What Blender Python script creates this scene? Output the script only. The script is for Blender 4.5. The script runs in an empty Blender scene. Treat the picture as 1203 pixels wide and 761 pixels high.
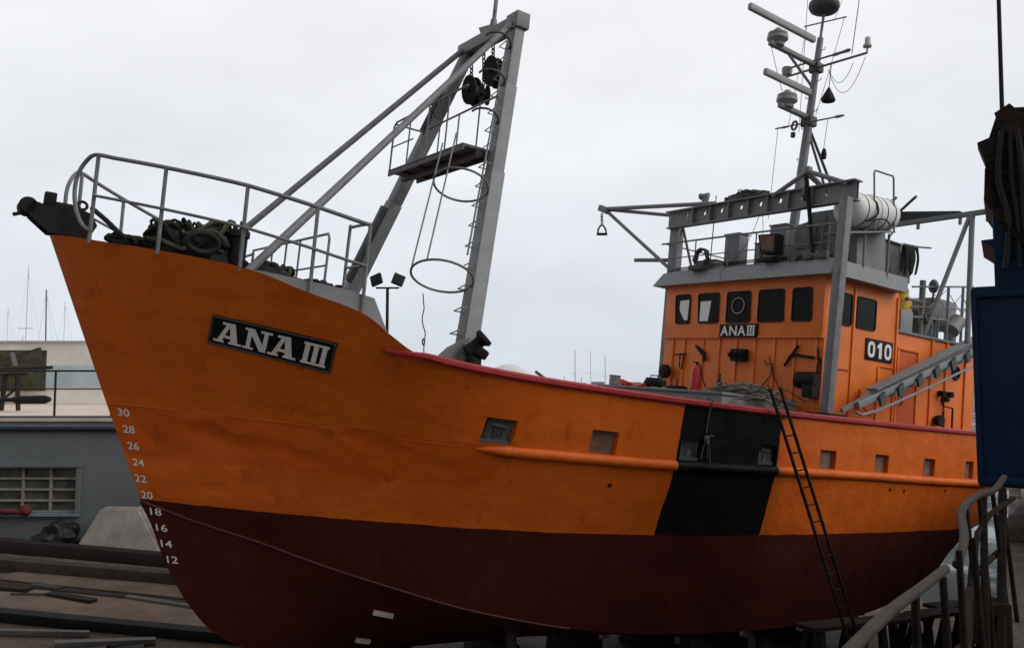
import bpy, bmesh, math, random
import numpy as np
from mathutils import Vector, Matrix
random.seed(7)
SC = bpy.context.scene
COL = SC.collection
R = math.radians

# ------------------------------------------------------------------ materials
def mat(name, col, rough=.6, metal=0., var=.25, scale=6., dark=None, bump=.0, bscale=30., spec=.4, rust=0., streak=0.):
    m = bpy.data.materials.new(name); m.use_nodes = True
    nt = m.node_tree; N = nt.nodes; L = nt.links
    p = N['Principled BSDF']
    p.inputs['Roughness'].default_value = rough
    p.inputs['Metallic'].default_value = metal
    p.inputs['Specular IOR Level'].default_value = spec
    tc = N.new('ShaderNodeTexCoord')
    n = N.new('ShaderNodeTexNoise'); n.inputs['Scale'].default_value = scale; n.inputs['Detail'].default_value = 8; n.inputs['Roughness'].default_value = .65
    L.new(tc.outputs['Object'], n.inputs['Vector'])
    r = N.new('ShaderNodeValToRGB'); r.color_ramp.elements[0].position = .32; r.color_ramp.elements[1].position = .68
    c = Vector(col[:3]); d = Vector(dark) if dark else c * (1 - var)
    l = c * (1 + var * .5)
    r.color_ramp.elements[0].color = (*d, 1); r.color_ramp.elements[1].color = (*l, 1)
    L.new(n.outputs['Fac'], r.inputs['Fac'])
    out = r.outputs['Color']
    if rust > 0:
        n2 = N.new('ShaderNodeTexNoise'); n2.inputs['Scale'].default_value = scale * 1.7; n2.inputs['Detail'].default_value = 10; n2.inputs['Roughness'].default_value = .75
        mp = N.new('ShaderNodeMapping'); mp.inputs['Scale'].default_value = (1, 1, .35 if streak else 1); mp.inputs['Location'].default_value = (3, 7, 1)
        L.new(tc.outputs['Object'], mp.inputs['Vector']); L.new(mp.outputs['Vector'], n2.inputs['Vector'])
        r2 = N.new('ShaderNodeValToRGB'); r2.color_ramp.elements[0].position = .72 - rust * .25; r2.color_ramp.elements[1].position = .80 - rust * .2
        L.new(n2.outputs['Fac'], r2.inputs['Fac'])
        mx = N.new('ShaderNodeMixRGB'); mx.inputs['Color2'].default_value = (.10, .038, .016, 1)
        L.new(r2.outputs['Color'], mx.inputs['Fac']); L.new(out, mx.inputs['Color1']); out = mx.outputs['Color']
    L.new(out, p.inputs['Base Color'])
    mr = N.new('ShaderNodeMapRange'); mr.inputs['To Min'].default_value = max(.05, rough - .12); mr.inputs['To Max'].default_value = min(1, rough + .15)
    L.new(n.outputs['Fac'], mr.inputs['Value']); L.new(mr.outputs['Result'], p.inputs['Roughness'])
    if bump > 0:
        nb = N.new('ShaderNodeTexNoise'); nb.inputs['Scale'].default_value = bscale; nb.inputs['Detail'].default_value = 5
        L.new(tc.outputs['Object'], nb.inputs['Vector'])
        b = N.new('ShaderNodeBump'); b.inputs['Strength'].default_value = bump; b.inputs['Distance'].default_value = .02
        L.new(nb.outputs['Fac'], b.inputs['Height']); L.new(b.outputs['Normal'], p.inputs['Normal'])
    return m

M = {}
M['grey'] = mat('grey paint', (.215, .22, .23), .5, var=.26, scale=5, rust=.22, streak=1, bump=.08, bscale=18)
M['lgrey'] = mat('light grey paint', (.27, .28, .295), .5, var=.14, scale=4, rust=.08, bump=.06)
M['dgrey'] = mat('dark grey paint', (.085, .09, .095), .55, var=.3, scale=5, rust=.2, bump=.1)
M['rail'] = mat('rail grey', (.20, .205, .215), .5, var=.28, scale=9, rust=.28)
M['black'] = mat('black paint', (.012, .012, .013), .55, var=.4, scale=7, bump=.1)
M['plateblack'] = mat('name plate black', (.008, .008, .009), .6, var=.3, scale=7, spec=.2)
M['rubber'] = mat('black rubber', (.014, .014, .015), .75, var=.3, scale=15, bump=.3)
M['white'] = mat('white paint', (.84, .83, .81), .5, var=.12, scale=12)
M['dirtywhite'] = mat('weathered white', (.55, .54, .52), .6, var=.35, scale=5, rust=.05)
M['red'] = mat('red cap paint', (.38, .025, .03), .45, var=.3, scale=6, rust=.05)
M['redpaint'] = mat('extinguisher red', (.50, .022, .022), .35, var=.15, scale=10)
M['orange'] = mat('orange house paint', (.84, .20, .028), .45, var=.16, scale=1.7, rust=.10, streak=1, bump=.12, bscale=5)
M['dorange'] = mat('old orange paint', (.62, .10, .016), .55, var=.25, scale=3, rust=.2)
M['glass'] = mat('window glass', (.007, .006, .006), .15, var=.6, scale=3, spec=.12)
M['gasket'] = mat('window rubber', (.015, .015, .016), .7)
M['grille'] = mat('port backing', (.21, .125, .09), .8, var=.45, scale=7, rust=.3, bump=.3)
M['portgrey'] = mat('pale port backing', (.13, .13, .115), .7, var=.75, scale=8, bump=.3)
M['net'] = mat('wet net', (.020, .021, .018), .9, var=.6, scale=22, bump=.6, bscale=80)
M['netgreen'] = mat('greenish net', (.085, .085, .050), .9, var=.6, scale=22, bump=.6, bscale=80)
M['rope'] = mat('pale rope', (.13, .118, .108), .9, var=.5, scale=25, bump=.4, bscale=120)
M['cable'] = mat('grey cable', (.16, .15, .142), .8, var=.6, scale=14)
M['darkrope'] = mat('dark rope', (.05, .048, .045), .9, var=.5, scale=25)
M['steel'] = mat('dull steel', (.16, .155, .15), .55, .4, var=.35, scale=10, rust=.25)
M['rusty'] = mat('rusty steel', (.036, .024, .019), .85, var=.6, scale=7, rust=.4, bump=.4, bscale=25, spec=.15)
M['blacksteel'] = mat('greasy black steel', (.014, .013, .013), .65, var=.5, scale=9, rust=.1, bump=.3, spec=.22)
M['ironwork'] = mat('dark rusted iron', (.016, .011, .009), .85, var=.6, scale=9, rust=.3, bump=.4, spec=.1)
M['navy'] = mat('navy crane paint', (.0024, .019, .055), .6, var=.3, scale=1.8, rust=.04, bump=.1, bscale=6, spec=.2)
M['timber'] = mat('wet timber', (.060, .045, .036), .8, var=.55, scale=4, bump=.4, bscale=14)
M['darktimber'] = mat('dark timber', (.024, .016, .014), .8, var=.5, scale=4, bump=.4, bscale=14)
M['facade'] = mat('grey wall paint', (.165, .185, .195), .85, var=.14, scale=1.2, bump=.08)
M['facadeband'] = mat('pale grey band', (.24, .27, .29), .85, var=.2, scale=1.5)
M['cream'] = mat('cream render', (.86, .83, .78), .9, var=.18, scale=.8)
M['tilewall'] = mat('pinkish concrete', (.68, .57, .47), .9, var=.2, scale=1.5)
M['bluewall'] = mat('pale blue wall', (.50, .63, .68), .9, var=.15, scale=1.2)
M['mast'] = mat('mast aluminium', (.62, .64, .66), .6, var=.1)  # aluminium, lightened to stand in for haze over the marina
M['hullwhite'] = mat('white gelcoat', (.72, .72, .72), .4, var=.06, scale=1)
M['yellow'] = mat('yellow plastic', (.60, .36, .02), .5, var=.2, scale=6)
M['concrete'] = mat('block concrete', (.36, .33, .30), .9, var=.3, scale=3, bump=.3)
M['tarp'] = mat('black tarp', (.012, .016, .014), .5, var=.4, scale=6, bump=.3)
M['brush'] = mat('green brown paint', (.055, .06, .03), .8, var=.5, dark=(.02, .014, .008), scale=2.6)
M['frame'] = mat('cream window frame', (.36, .33, .26), .7, var=.25, scale=8)
M['pane'] = mat('dusty pane', (.10, .105, .085), .35, var=.6, scale=3)
M['redcloth'] = mat('red cloth', (.17, .032, .04), .8, var=.3, scale=9)
M['lamp'] = mat('lamp glass', (.35, .36, .37), .2, var=.1)
M['blade'] = mat('radar plastic', (.34, .345, .35), .5, var=.12, scale=8)
M['debris'] = mat('paint scraps', (.30, .28, .26), .8, var=.4)

def ground_mat(name, c1, c2, c3, wet=.5, scale=.8):
    m = bpy.data.materials.new(name); m.use_nodes = True
    nt = m.node_tree; N = nt.nodes; L = nt.links; p = N['Principled BSDF']
    tc = N.new('ShaderNodeTexCoord')
    def noise(s, d=9, r=.65):
        n = N.new('ShaderNodeTexNoise'); n.inputs['Scale'].default_value = s; n.inputs['Detail'].default_value = d; n.inputs['Roughness'].default_value = r
        L.new(tc.outputs['Object'], n.inputs['Vector']); return n
    a = noise(scale); b = noise(scale * 6); c = noise(scale * 28)
    r = N.new('ShaderNodeValToRGB'); e = r.color_ramp.elements
    e[0].position = .34; e[0].color = (*c1, 1); e[1].position = .66; e[1].color = (*c3, 1)
    k = e.new(.5); k.color = (*c2, 1)
    mx = N.new('ShaderNodeMath'); mx.operation = 'MULTIPLY_ADD'; mx.inputs[1].default_value = .45
    L.new(b.outputs['Fac'], mx.inputs[0])
    mm = N.new('ShaderNodeMath'); mm.operation = 'MULTIPLY'; mm.inputs[1].default_value = .55
    L.new(a.outputs['Fac'], mm.inputs[0]); L.new(mm.outputs[0], mx.inputs[2])
    L.new(mx.outputs[0], r.inputs['Fac'])
    r3 = N.new('ShaderNodeValToRGB'); r3.color_ramp.elements[0].position = .30; r3.color_ramp.elements[0].color = (.35, .33, .3, 1); r3.color_ramp.elements[1].position = .55; r3.color_ramp.elements[1].color = (1, 1, 1, 1)
    L.new(c.outputs['Fac'], r3.inputs['Fac'])
    mu = N.new('ShaderNodeMixRGB'); mu.blend_type = 'MULTIPLY'; mu.inputs['Fac'].default_value = .8
    L.new(r.outputs['Color'], mu.inputs['Color1']); L.new(r3.outputs['Color'], mu.inputs['Color2'])
    L.new(mu.outputs['Color'], p.inputs['Base Color'])
    rr = N.new('ShaderNodeMapRange'); rr.inputs['From Min'].default_value = .38; rr.inputs['From Max'].default_value = .6
    rr.inputs['To Min'].default_value = 1 - wet; rr.inputs['To Max'].default_value = .9
    L.new(a.outputs['Fac'], rr.inputs['Value']); L.new(rr.outputs['Result'], p.inputs['Roughness'])
    bp = N.new('ShaderNodeBump'); bp.inputs['Strength'].default_value = .5; bp.inputs['Distance'].default_value = .03
    L.new(b.outputs['Fac'], bp.inputs['Height']); L.new(bp.outputs['Normal'], p.inputs['Normal'])
    p.inputs['Specular IOR Level'].default_value = .3
    return m
M['slip'] = ground_mat('slip floor', (.050, .034, .026), (.122, .090, .068), (.19, .145, .112), .35, .5)
M['quay'] = ground_mat('quay concrete', (.046, .034, .028), (.092, .072, .058), (.150, .122, .102), .5, .9)
M['sea'] = ground_mat('sea water', (.05, .065, .07), (.06, .075, .08), (.07, .085, .09), .85, .3)

def hull_mat():
    m = bpy.data.materials.new('painted hull'); m.use_nodes = True
    nt = m.node_tree; N = nt.nodes; L = nt.links; p = N['Principled BSDF']
    tc = N.new('ShaderNodeTexCoord'); sp = N.new('ShaderNodeSeparateXYZ'); L.new(tc.outputs['Object'], sp.inputs[0])
    def math_(op, a, b=None):
        n = N.new('ShaderNodeMath'); n.operation = op
        for i, v in enumerate((a, b)):
            if v is None: continue
            if isinstance(v, (int, float)): n.inputs[i].default_value = v
            else: L.new(v, n.inputs[i])
        return n.outputs[0]
    def noise(s, d=6, r=.6, sc=(1, 1, 1)):
        mp = N.new('ShaderNodeMapping'); mp.inputs['Scale'].default_value = sc; L.new(tc.outputs['Object'], mp.inputs['Vector'])
        n = N.new('ShaderNodeTexNoise'); n.inputs['Scale'].default_value = s; n.inputs['Detail'].default_value = d; n.inputs['Roughness'].default_value = r
        L.new(mp.outputs['Vector'], n.inputs['Vector']); return n.outputs['Fac']
    def ramp(f, stops):
        r = N.new('ShaderNodeValToRGB'); e = r.color_ramp.elements
        while len(e) < len(stops): e.new(.5)
        for k, (q, c) in enumerate(stops): e[k].position = q; e[k].color = (*c, 1)
        L.new(f, r.inputs['Fac']); return r.outputs['Color']
    def mix(f, a, b):
        n = N.new('ShaderNodeMixRGB')
        for i, v in (('Fac', f), ('Color1', a), ('Color2', b)):
            if isinstance(v, tuple): n.inputs[i].default_value = (*v, 1)
            elif isinstance(v, (int, float)): n.inputs[i].default_value = v
            else: L.new(v, n.inputs[i])
        return n.outputs['Color']
    big = noise(.75, 5); fine = noise(9, 8, .7); strk = noise(5, 6, .65, (1, 1, .12)); roller = noise(2.2, 4, .6, (.5, .5, 2.2))
    orange = ramp(big, [(.3, (.62, .118, .010)), (.5, (.69, .136, .012)), (.7, (.73, .150, .014))])
    orange = mix(math_('MULTIPLY', math_('GREATER_THAN', roller, .56), .38), orange, (.60, .098, .010))
    orange = mix(math_('MULTIPLY', math_('SUBTRACT', fine, .38), .55), orange, (.46, .085, .010))
    # fresh touch-up band just under the knuckle at the bow
    tb = math_('MULTIPLY', math_('GREATER_THAN', sp.outputs[2], math_('ADD', math_('MULTIPLY', fine, .16), 2.42)), math_('LESS_THAN', sp.outputs[2], math_('ADD', math_('MULTIPLY', big, .5), 2.80)))
    orange = mix(math_('MULTIPLY', tb, math_('MULTIPLY', math_('LESS_THAN', sp.outputs[0], 3.6), .5)), orange, (.56, .082, .008))
    rs = math_('MULTIPLY', math_('GREATER_THAN', strk, .635), .5)
    orange = mix(rs, orange, (.34, .07, .015))
    scuff = math_('MULTIPLY', math_('GREATER_THAN', noise(3.2, 9, .8, (.35, .35, 1.6)), .64), math_('LESS_THAN', sp.outputs[2], 3.2))
    orange = mix(math_('MULTIPLY', scuff, .55), orange, (.74, .20, .05))
    scr = math_('GREATER_THAN', noise(16, 4, .55, (.25, .25, 2.5)), .735)
    orange = mix(math_('MULTIPLY', scr, .6), orange, (.22, .06, .02))
    maroon = ramp(big, [(.3, (.050, .0095, .0085)), (.5, (.064, .012, .0105)), (.7, (.076, .016, .013))])
    maroon = mix(math_('MULTIPLY', math_('GREATER_THAN', strk, .62), .35), maroon, (.095, .026, .022))
    maroon = mix(math_('MULTIPLY', math_('GREATER_THAN', fine, .66), .25), maroon, (.11, .05, .045))
    black = ramp(fine, [(.3, (.006, .006, .0065)), (.7, (.014, .013, .013))])
    jit = math_('ADD', math_('MULTIPLY', math_('SUBTRACT', noise(26, 3), .5), .016), math_('MULTIPLY', math_('SUBTRACT', noise(1.6, 3), .5), .035))
    inst = math_('MULTIPLY', math_('GREATER_THAN', math_('ADD', sp.outputs[0], jit), 6.17), math_('LESS_THAN', math_('ADD', sp.outputs[0], jit), 8.22))
    inst = math_('MULTIPLY', inst, math_('LESS_THAN', sp.outputs[1], 0.))
    topc = mix(inst, orange, black)
    under = math_('LESS_THAN', math_('ADD', sp.outputs[2], jit), 1.945)
    L.new(mix(under, topc, maroon), p.inputs['Base Color'])
    rg = math_('ADD', math_('MULTIPLY', fine, .28), math_('ADD', .36, math_('MULTIPLY', under, .25)))
    L.new(rg, p.inputs['Roughness']); L.new(math_('SUBTRACT', .22, math_('MAXIMUM', math_('MULTIPLY', under, .10), math_('MULTIPLY', inst, .14))), p.inputs['Specular IOR Level'])
    # plating: soft dents between frames
    wv = N.new('ShaderNodeTexWave'); wv.inputs['Scale'].default_value = .6; wv.inputs['Distortion'].default_value = 2.; wv.inputs['Detail'].default_value = 2; wv.inputs['Detail Scale'].default_value = .6
    L.new(tc.outputs['Object'], wv.inputs['Vector'])
    fr_ = math_('MULTIPLY', math_('SINE', math_('MULTIPLY', sp.outputs[0], 11.4)), .10)
    seam = math_('MULTIPLY', math_('MAXIMUM', math_('GREATER_THAN', math_('SINE', math_('MULTIPLY', sp.outputs[0], 2.05)), .9988), math_('LESS_THAN', math_('ABSOLUTE', math_('SUBTRACT', sp.outputs[2], math_('ADD', 2.44, math_('MULTIPLY', sp.outputs[0], -.004)))), .008)), .22)
    h = math_('ADD', math_('ADD', fr_, seam), math_('ADD', math_('MULTIPLY', noise(1.5, 3), 1.4), math_('MULTIPLY', noise(4.5, 3), .10)))
    fd = N.new('ShaderNodeMapRange'); fd.interpolation_type = 'SMOOTHSTEP'; fd.inputs['From Min'].default_value = 1.2; fd.inputs['From Max'].default_value = 4.2; fd.inputs['To Min'].default_value = 1; fd.inputs['To Max'].default_value = 0; L.new(sp.outputs[0], fd.inputs['Value'])
    dm_ = math_('MULTIPLY', math_('MULTIPLY', math_('GREATER_THAN', sp.outputs[2], 1.9), math_('LESS_THAN', sp.outputs[2], 3.09)), math_('LESS_THAN', sp.outputs[0], 4.2))
    h = math_('ADD', h, math_('MULTIPLY', dm_, math_('MULTIPLY', math_('MAXIMUM', math_('SUBTRACT', noise(1.5, 1, .4, (1, 1, 1.3)), .46), 0.), math_('MULTIPLY', fd.outputs['Result'], -5.))))
    h = math_('ADD', h, math_('ADD', math_('MULTIPLY', wv.outputs['Fac'], .18), math_('MULTIPLY', noise(40, 2), .015)))
    bp = N.new('ShaderNodeBump'); bp.inputs['Strength'].default_value = .36; bp.inputs['Distance'].default_value = .08
    L.new(h, bp.inputs['Height']); L.new(bp.outputs['Normal'], p.inputs['Normal'])
    return m
M['hull'] = hull_mat()

# ------------------------------------------------------------------ frames
SO = Vector((-4.840456, 10.694922, -1.693864))
SM = Matrix(((0.8215622847, -0.5619476476, 0.0961782394), (0.5633528436, 0.8260900279, 0.0144512781), (-0.0875727462, 0.0423096597, 0.9952592159)))
SHIP = Matrix.Translation(SO) @ SM.to_4x4()
def s2w(s, b, z): return SO + SM @ Vector((s, -b, z))
def w2s(p):
    q = SM.transposed() @ (Vector(p) - SO); return (q.x, -q.y, q.z)
def slipz(x, y, zz=-.65):            # height of the slip floor (a plane level with the keel) under a world point
    n = SM @ Vector((0, 0, 1)); o = s2w(0, 0, zz)
    return o.z - (n.x * (x - o.x) + n.y * (y - o.y)) / n.z

class MB:
    """collects shapes; coordinates are (aft, port, up) on the ship when ship=True, else world metres"""
    def __init__(s, ship=True, org=(0, 0, 0)):
        s.bm = bmesh.new(); s.ship = ship; s.org = org
    def c(s, p):
        o = s.org
        return Vector((p[0] - o[0], -(p[1] - o[1]), p[2] - o[2])) if s.ship else Vector((p[0] - o[0], p[1] - o[1], p[2] - o[2]))
    def d(s, v): return Vector((v[0], -v[1], v[2])) if s.ship else Vector(v)
    def face(s, pts):
        try: return s.bm.faces.new([s.bm.verts.new(s.c(p)) for p in pts])
        except ValueError: return None
    def _box(s, ctr, ax, half, bev):
        vs = [s.bm.verts.new(ctr + ax[0] * (half[0] * i) + ax[1] * (half[1] * j) + ax[2] * (half[2] * k)) for i in (-1, 1) for j in (-1, 1) for k in (-1, 1)]
        fs = [(0, 1, 3, 2), (4, 6, 7, 5), (0, 4, 5, 1), (2, 3, 7, 6), (0, 2, 6, 4), (1, 5, 7, 3)]
        F = [s.bm.faces.new([vs[q] for q in f]) for f in fs]
        if bev:
            ed = list({e for f in F for e in f.edges})
            bmesh.ops.bevel(s.bm, geom=ed, offset=bev, segments=2, affect='EDGES', profile=.6)
    def box(s, c, size, bev=.0, rot=None):
        ax = [Vector((1, 0, 0)), Vector((0, 1, 0)), Vector((0, 0, 1))]
        if rot is not None:
            from mathutils import Euler
            mm = Euler(rot).to_matrix(); ax = [mm @ a for a in ax]
        s._box(s.c(c), ax, [q / 2 for q in size], bev)
    def beam(s, p0, p1, w, h, up=(0, 0, 1), bev=.0):
        a = s.c(p0); b = s.c(p1); d = (b - a); ln = d.length; d.normalize()
        u = s.d(up); sd = d.cross(u); sd.normalize(); u = sd.cross(d)
        s._box((a + b) / 2, [d, sd, u], [ln / 2, w / 2, h / 2], bev)
    def tube(s, pts, r, seg=8, closed=False, smooth=0):
        P = [s.c(p) for p in pts]
        if smooth and len(P) > 2:
            Q = []; n = len(P); rng = n if closed else n - 1
            for i in range(rng):
                if closed: p0, p1, p2, p3 = P[(i - 1) % n], P[i], P[(i + 1) % n], P[(i + 2) % n]
                else: p0, p1, p2, p3 = P[max(i - 1, 0)], P[i], P[i + 1], P[min(i + 2, n - 1)]
                for k in range(smooth):
                    t = k / smooth
                    Q.append(.5 * ((2 * p1) + (p2 - p0) * t + (2 * p0 - 5 * p1 + 4 * p2 - p3) * t * t + (3 * p1 - p0 - 3 * p2 + p3) * t ** 3))
            if not closed: Q.append(P[-1])
            P = Q
        n = len(P)
        rs = r if isinstance(r, (list, tuple)) else None
        t0 = (P[1] - P[0]).normalized()
        u = t0.orthogonal().normalized(); rings = []
        for i in range(n):
            if closed: t = (P[(i + 1) % n] - P[(i - 1) % n])
            else: t = P[min(i + 1, n - 1)] - P[max(i - 1, 0)]
            if t.length < 1e-9: t = t0.copy()
            t.normalize(); u = (u - t * u.dot(t))
            if u.length < 1e-6: u = t.orthogonal()
            u.normalize(); v = t.cross(u)
            rr = (rs[0] + (rs[-1] - rs[0]) * i / (n - 1)) if rs else r
            rings.append([s.bm.verts.new(P[i] + (u * math.cos(2 * math.pi * k / seg) + v * math.sin(2 * math.pi * k / seg)) * rr) for k in range(seg)])
        for i in range(n if closed else n - 1):
            A = rings[i]; B = rings[(i + 1) % n]
            for k in range(seg): s.bm.faces.new((A[k], A[(k + 1) % seg], B[(k + 1) % seg], B[k]))
        if not closed:
            s.bm.faces.new(rings[0][::-1]); s.bm.faces.new(rings[-1])
    def cyl(s, p0, p1, r0, r1=None, seg=20): s.lathe(p0, p1, [(0, r0), (1, r0 if r1 is None else r1)], seg)
    def lathe(s, p0, p1, prof, seg=20):
        a = s.c(p0); b = s.c(p1); d = b - a; dn = d.normalized(); u = dn.orthogonal().normalized(); v = dn.cross(u); rings = []
        for t, r in prof:
            rings.append([s.bm.verts.new(a + d * t + (u * math.cos(2 * math.pi * k / seg) + v * math.sin(2 * math.pi * k / seg)) * max(r, 1e-4)) for k in range(seg)])
        for A, B in zip(rings, rings[1:]):
            for k in range(seg): s.bm.faces.new((A[k], A[(k + 1) % seg], B[(k + 1) % seg], B[k]))
        s.bm.faces.new(rings[0][::-1]); s.bm.faces.new(rings[-1])
    def blob(s, c, rad, sub=3, amp=.15, fr=2.5, seed=0):
        from mathutils import noise as nz
        g = bmesh.ops.create_icosphere(s.bm, subdivisions=sub, radius=1)
        cc = s.c(c)
        for v in g['verts']:
            k = 1 + amp * nz.noise(v.co * fr + Vector((seed * 3.1, seed, 0)))
            v.co = Vector((v.co.x * rad[0] * k, v.co.y * rad[1] * k, v.co.z * rad[2] * k)) + cc
    def prism(s, pts, thick):
        """closed outline of points extruded along vector thick"""
        A = [s.bm.verts.new(s.c(p)) for p in pts]; t = s.d(thick)
        B = [s.bm.verts.new(v.co + t) for v in A]; n = len(A)
        s.bm.faces.new(A[::-1]); s.bm.faces.new(B)
        for i in range(n): s.bm.faces.new((A[i], A[(i + 1) % n], B[(i + 1) % n], B[i]))
    def grid(s, P):
        V = [[s.bm.verts.new(s.c(q)) for q in row] for row in P]
        for i in range(len(V) - 1):
            for j in range(len(V[0]) - 1):
                s.bm.faces.new((V[i][j], V[i + 1][j], V[i + 1][j + 1], V[i][j + 1]))
        return V
    def torus(s, c, axis, R_, r, n=20, seg=8):
        ax = Vector(axis).normalized(); u = ax.orthogonal().normalized(); v = ax.cross(u)
        s.tube([Vector(c) + (u * math.cos(2 * math.pi * k / n) + v * math.sin(2 * math.pi * k / n)) * R_ for k in range(n)], r, seg, closed=True)
    def chain(s, p0, p1, link=.07, r=.010):
        p0 = Vector(p0); p1 = Vector(p1); n = max(1, int((p1 - p0).length / (link * .75))); d = (p1 - p0).normalized()
        u = d.orthogonal().normalized(); v = d.cross(u)
        for i in range(n):
            q = p0 + (p1 - p0) * ((i + .5) / n); w = u if i % 2 else v
            s.tube([q + d * (link * .5 * math.cos(a)) + w * (link * .3 * math.sin(a)) for a in [2 * math.pi * k / 10 for k in range(10)]], r, 6, closed=True)
    def done(s, name, material, parent=None, smooth=40, merge=True):
        bm = s.bm
        if merge: bmesh.ops.remove_doubles(bm, verts=bm.verts, dist=1e-5)
        bmesh.ops.recalc_face_normals(bm, faces=bm.faces)
        me = bpy.data.meshes.new(name); bm.to_mesh(me); bm.free()
        me.materials.append(M[material] if isinstance(material, str) else material)
        if smooth:
            me.shade_smooth(); me.set_sharp_from_angle(angle=R(smooth))
        o = bpy.data.objects.new(name, me); COL.objects.link(o)
        if parent is not None: o.parent = parent
        return o

def tag(o, label, cat, group=None, kind=None):
    if label: o['label'] = label
    if cat: o['category'] = cat
    if group: o['group'] = group
    if kind: o['kind'] = kind
    return o
def ship_thing(name, label, cat, p, group=None):
    o = bpy.data.objects.new(name, None); COL.objects.link(o); o.empty_display_size = .1
    o.matrix_world = SHIP @ Matrix.Translation(Vector((p[0], -p[1], p[2])))
    return tag(o, label, cat, group)
def thing(name, label, cat, p, group=None):
    o = bpy.data.objects.new(name, None); COL.objects.link(o); o.empty_display_size = .1
    o.location = p
    return tag(o, label, cat, group)
def struct(o): o['kind'] = 'structure'; return o
def solo(mb, name, material, label, cat, group=None, smooth=40):
    """a thing that is one mesh, its origin at mb.org"""
    o = mb.done(name, material, None, smooth)
    if mb.ship: o.matrix_world = SHIP @ Matrix.Translation(Vector((mb.org[0], -mb.org[1], mb.org[2])))
    else: o.location = mb.org
    return tag(o, label, cat, group)

# ------------------------------------------------------------------ text helpers
def text_mesh(txt, offset=0.):
    cu = bpy.data.curves.new('t', 'FONT'); cu.body = txt; cu.size = 1; cu.offset = offset; cu.fill_mode = 'FRONT'; cu.resolution_u = 4
    ob = bpy.data.objects.new('t', cu); COL.objects.link(ob)
    dg = bpy.context.evaluated_depsgraph_get(); me = bpy.data.meshes.new_from_object(ob.evaluated_get(dg))
    V = [Vector(v.co) for v in me.vertices]; F = [list(p.vertices) for p in me.polygons]
    bpy.data.objects.remove(ob); bpy.data.curves.remove(cu); bpy.data.meshes.remove(me)
    x0 = min(v.x for v in V); x1 = max(v.x for v in V); y0 = min(v.y for v in V); y1 = max(v.y for v in V)
    return [((v.x - x0) / (x1 - x0), (v.y - y0) / (y1 - y0)) for v in V], F
def slab_strokes():
    """ANA III in slab letters: quads (4 uv points), u over the whole word, v 0..1"""
    out = []
    def g(x, w, quads):
        for q in quads: out.append([(x + a * w, b) for a, b in q])
    A = [[(.06, 0), (.24, 0), (.52, 1), (.38, 1)], [(.58, 0), (.84, 0), (.64, 1), (.44, 1)], [(.20, .24), (.74, .24), (.70, .38), (.26, .38)],
         [(-.04, 0), (.34, 0), (.34, .11), (-.04, .11)], [(.50, 0), (.96, 0), (.96, .11), (.50, .11)], [(.20, .89), (.62, .89), (.62, 1), (.20, 1)]]
    Nn = [[(.10, 0), (.26, 0), (.26, 1), (.10, 1)], [(.08, 1), (.34, 1), (.90, 0), (.64, 0)], [(.72, .1), (.88, .1), (.88, 1), (.72, 1)],
          [(-.02, 0), (.40, 0), (.40, .11), (-.02, .11)], [(-.02, .89), (.32, .89), (.32, 1), (-.02, 1)], [(.58, .89), (1.02, .89), (1.02, 1), (.58, 1)]]
    g(0, .245, A); g(.25, .225, Nn); g(.475, .245, A)
    for k in range(3): g(.76 + k * .077, .055, [[(.1, .05), (.9, .05), (.9, .95), (.1, .95)]])
    out.append([(.752, 0), (.978, 0), (.978, .11), (.752, .11)]); out.append([(.752, .89), (.978, .89), (.978, 1), (.752, 1)])
    return out

# ------------------------------------------------------------------ hull lines
def pchip(xs, ys):
    xs = np.array(xs, float); ys = np.array(ys, float); h = np.diff(xs); d = np.diff(ys) / h
    m = np.zeros(len(xs)); m[0] = d[0]; m[-1] = d[-1]
    for i in range(1, len(xs) - 1):
        if d[i - 1] * d[i] > 0:
            w1 = 2 * h[i] + h[i - 1]; w2 = h[i] + 2 * h[i - 1]; m[i] = (w1 + w2) / (w1 / d[i - 1] + w2 / d[i])
    def f(x):
        x = np.clip(np.asarray(x, float), xs[0], xs[-1]); i = np.clip(np.searchsorted(xs, x, side='right') - 1, 0, len(xs) - 2)
        t = (x - xs[i]) / h[i]
        return ((2 * t**3 - 3 * t**2 + 1) * ys[i] + (t**3 - 2 * t**2 + t) * h[i] * m[i] + (-2 * t**3 + 3 * t**2) * ys[i + 1] + (t**3 - t**2) * h[i] * m[i + 1])
    return f
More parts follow.
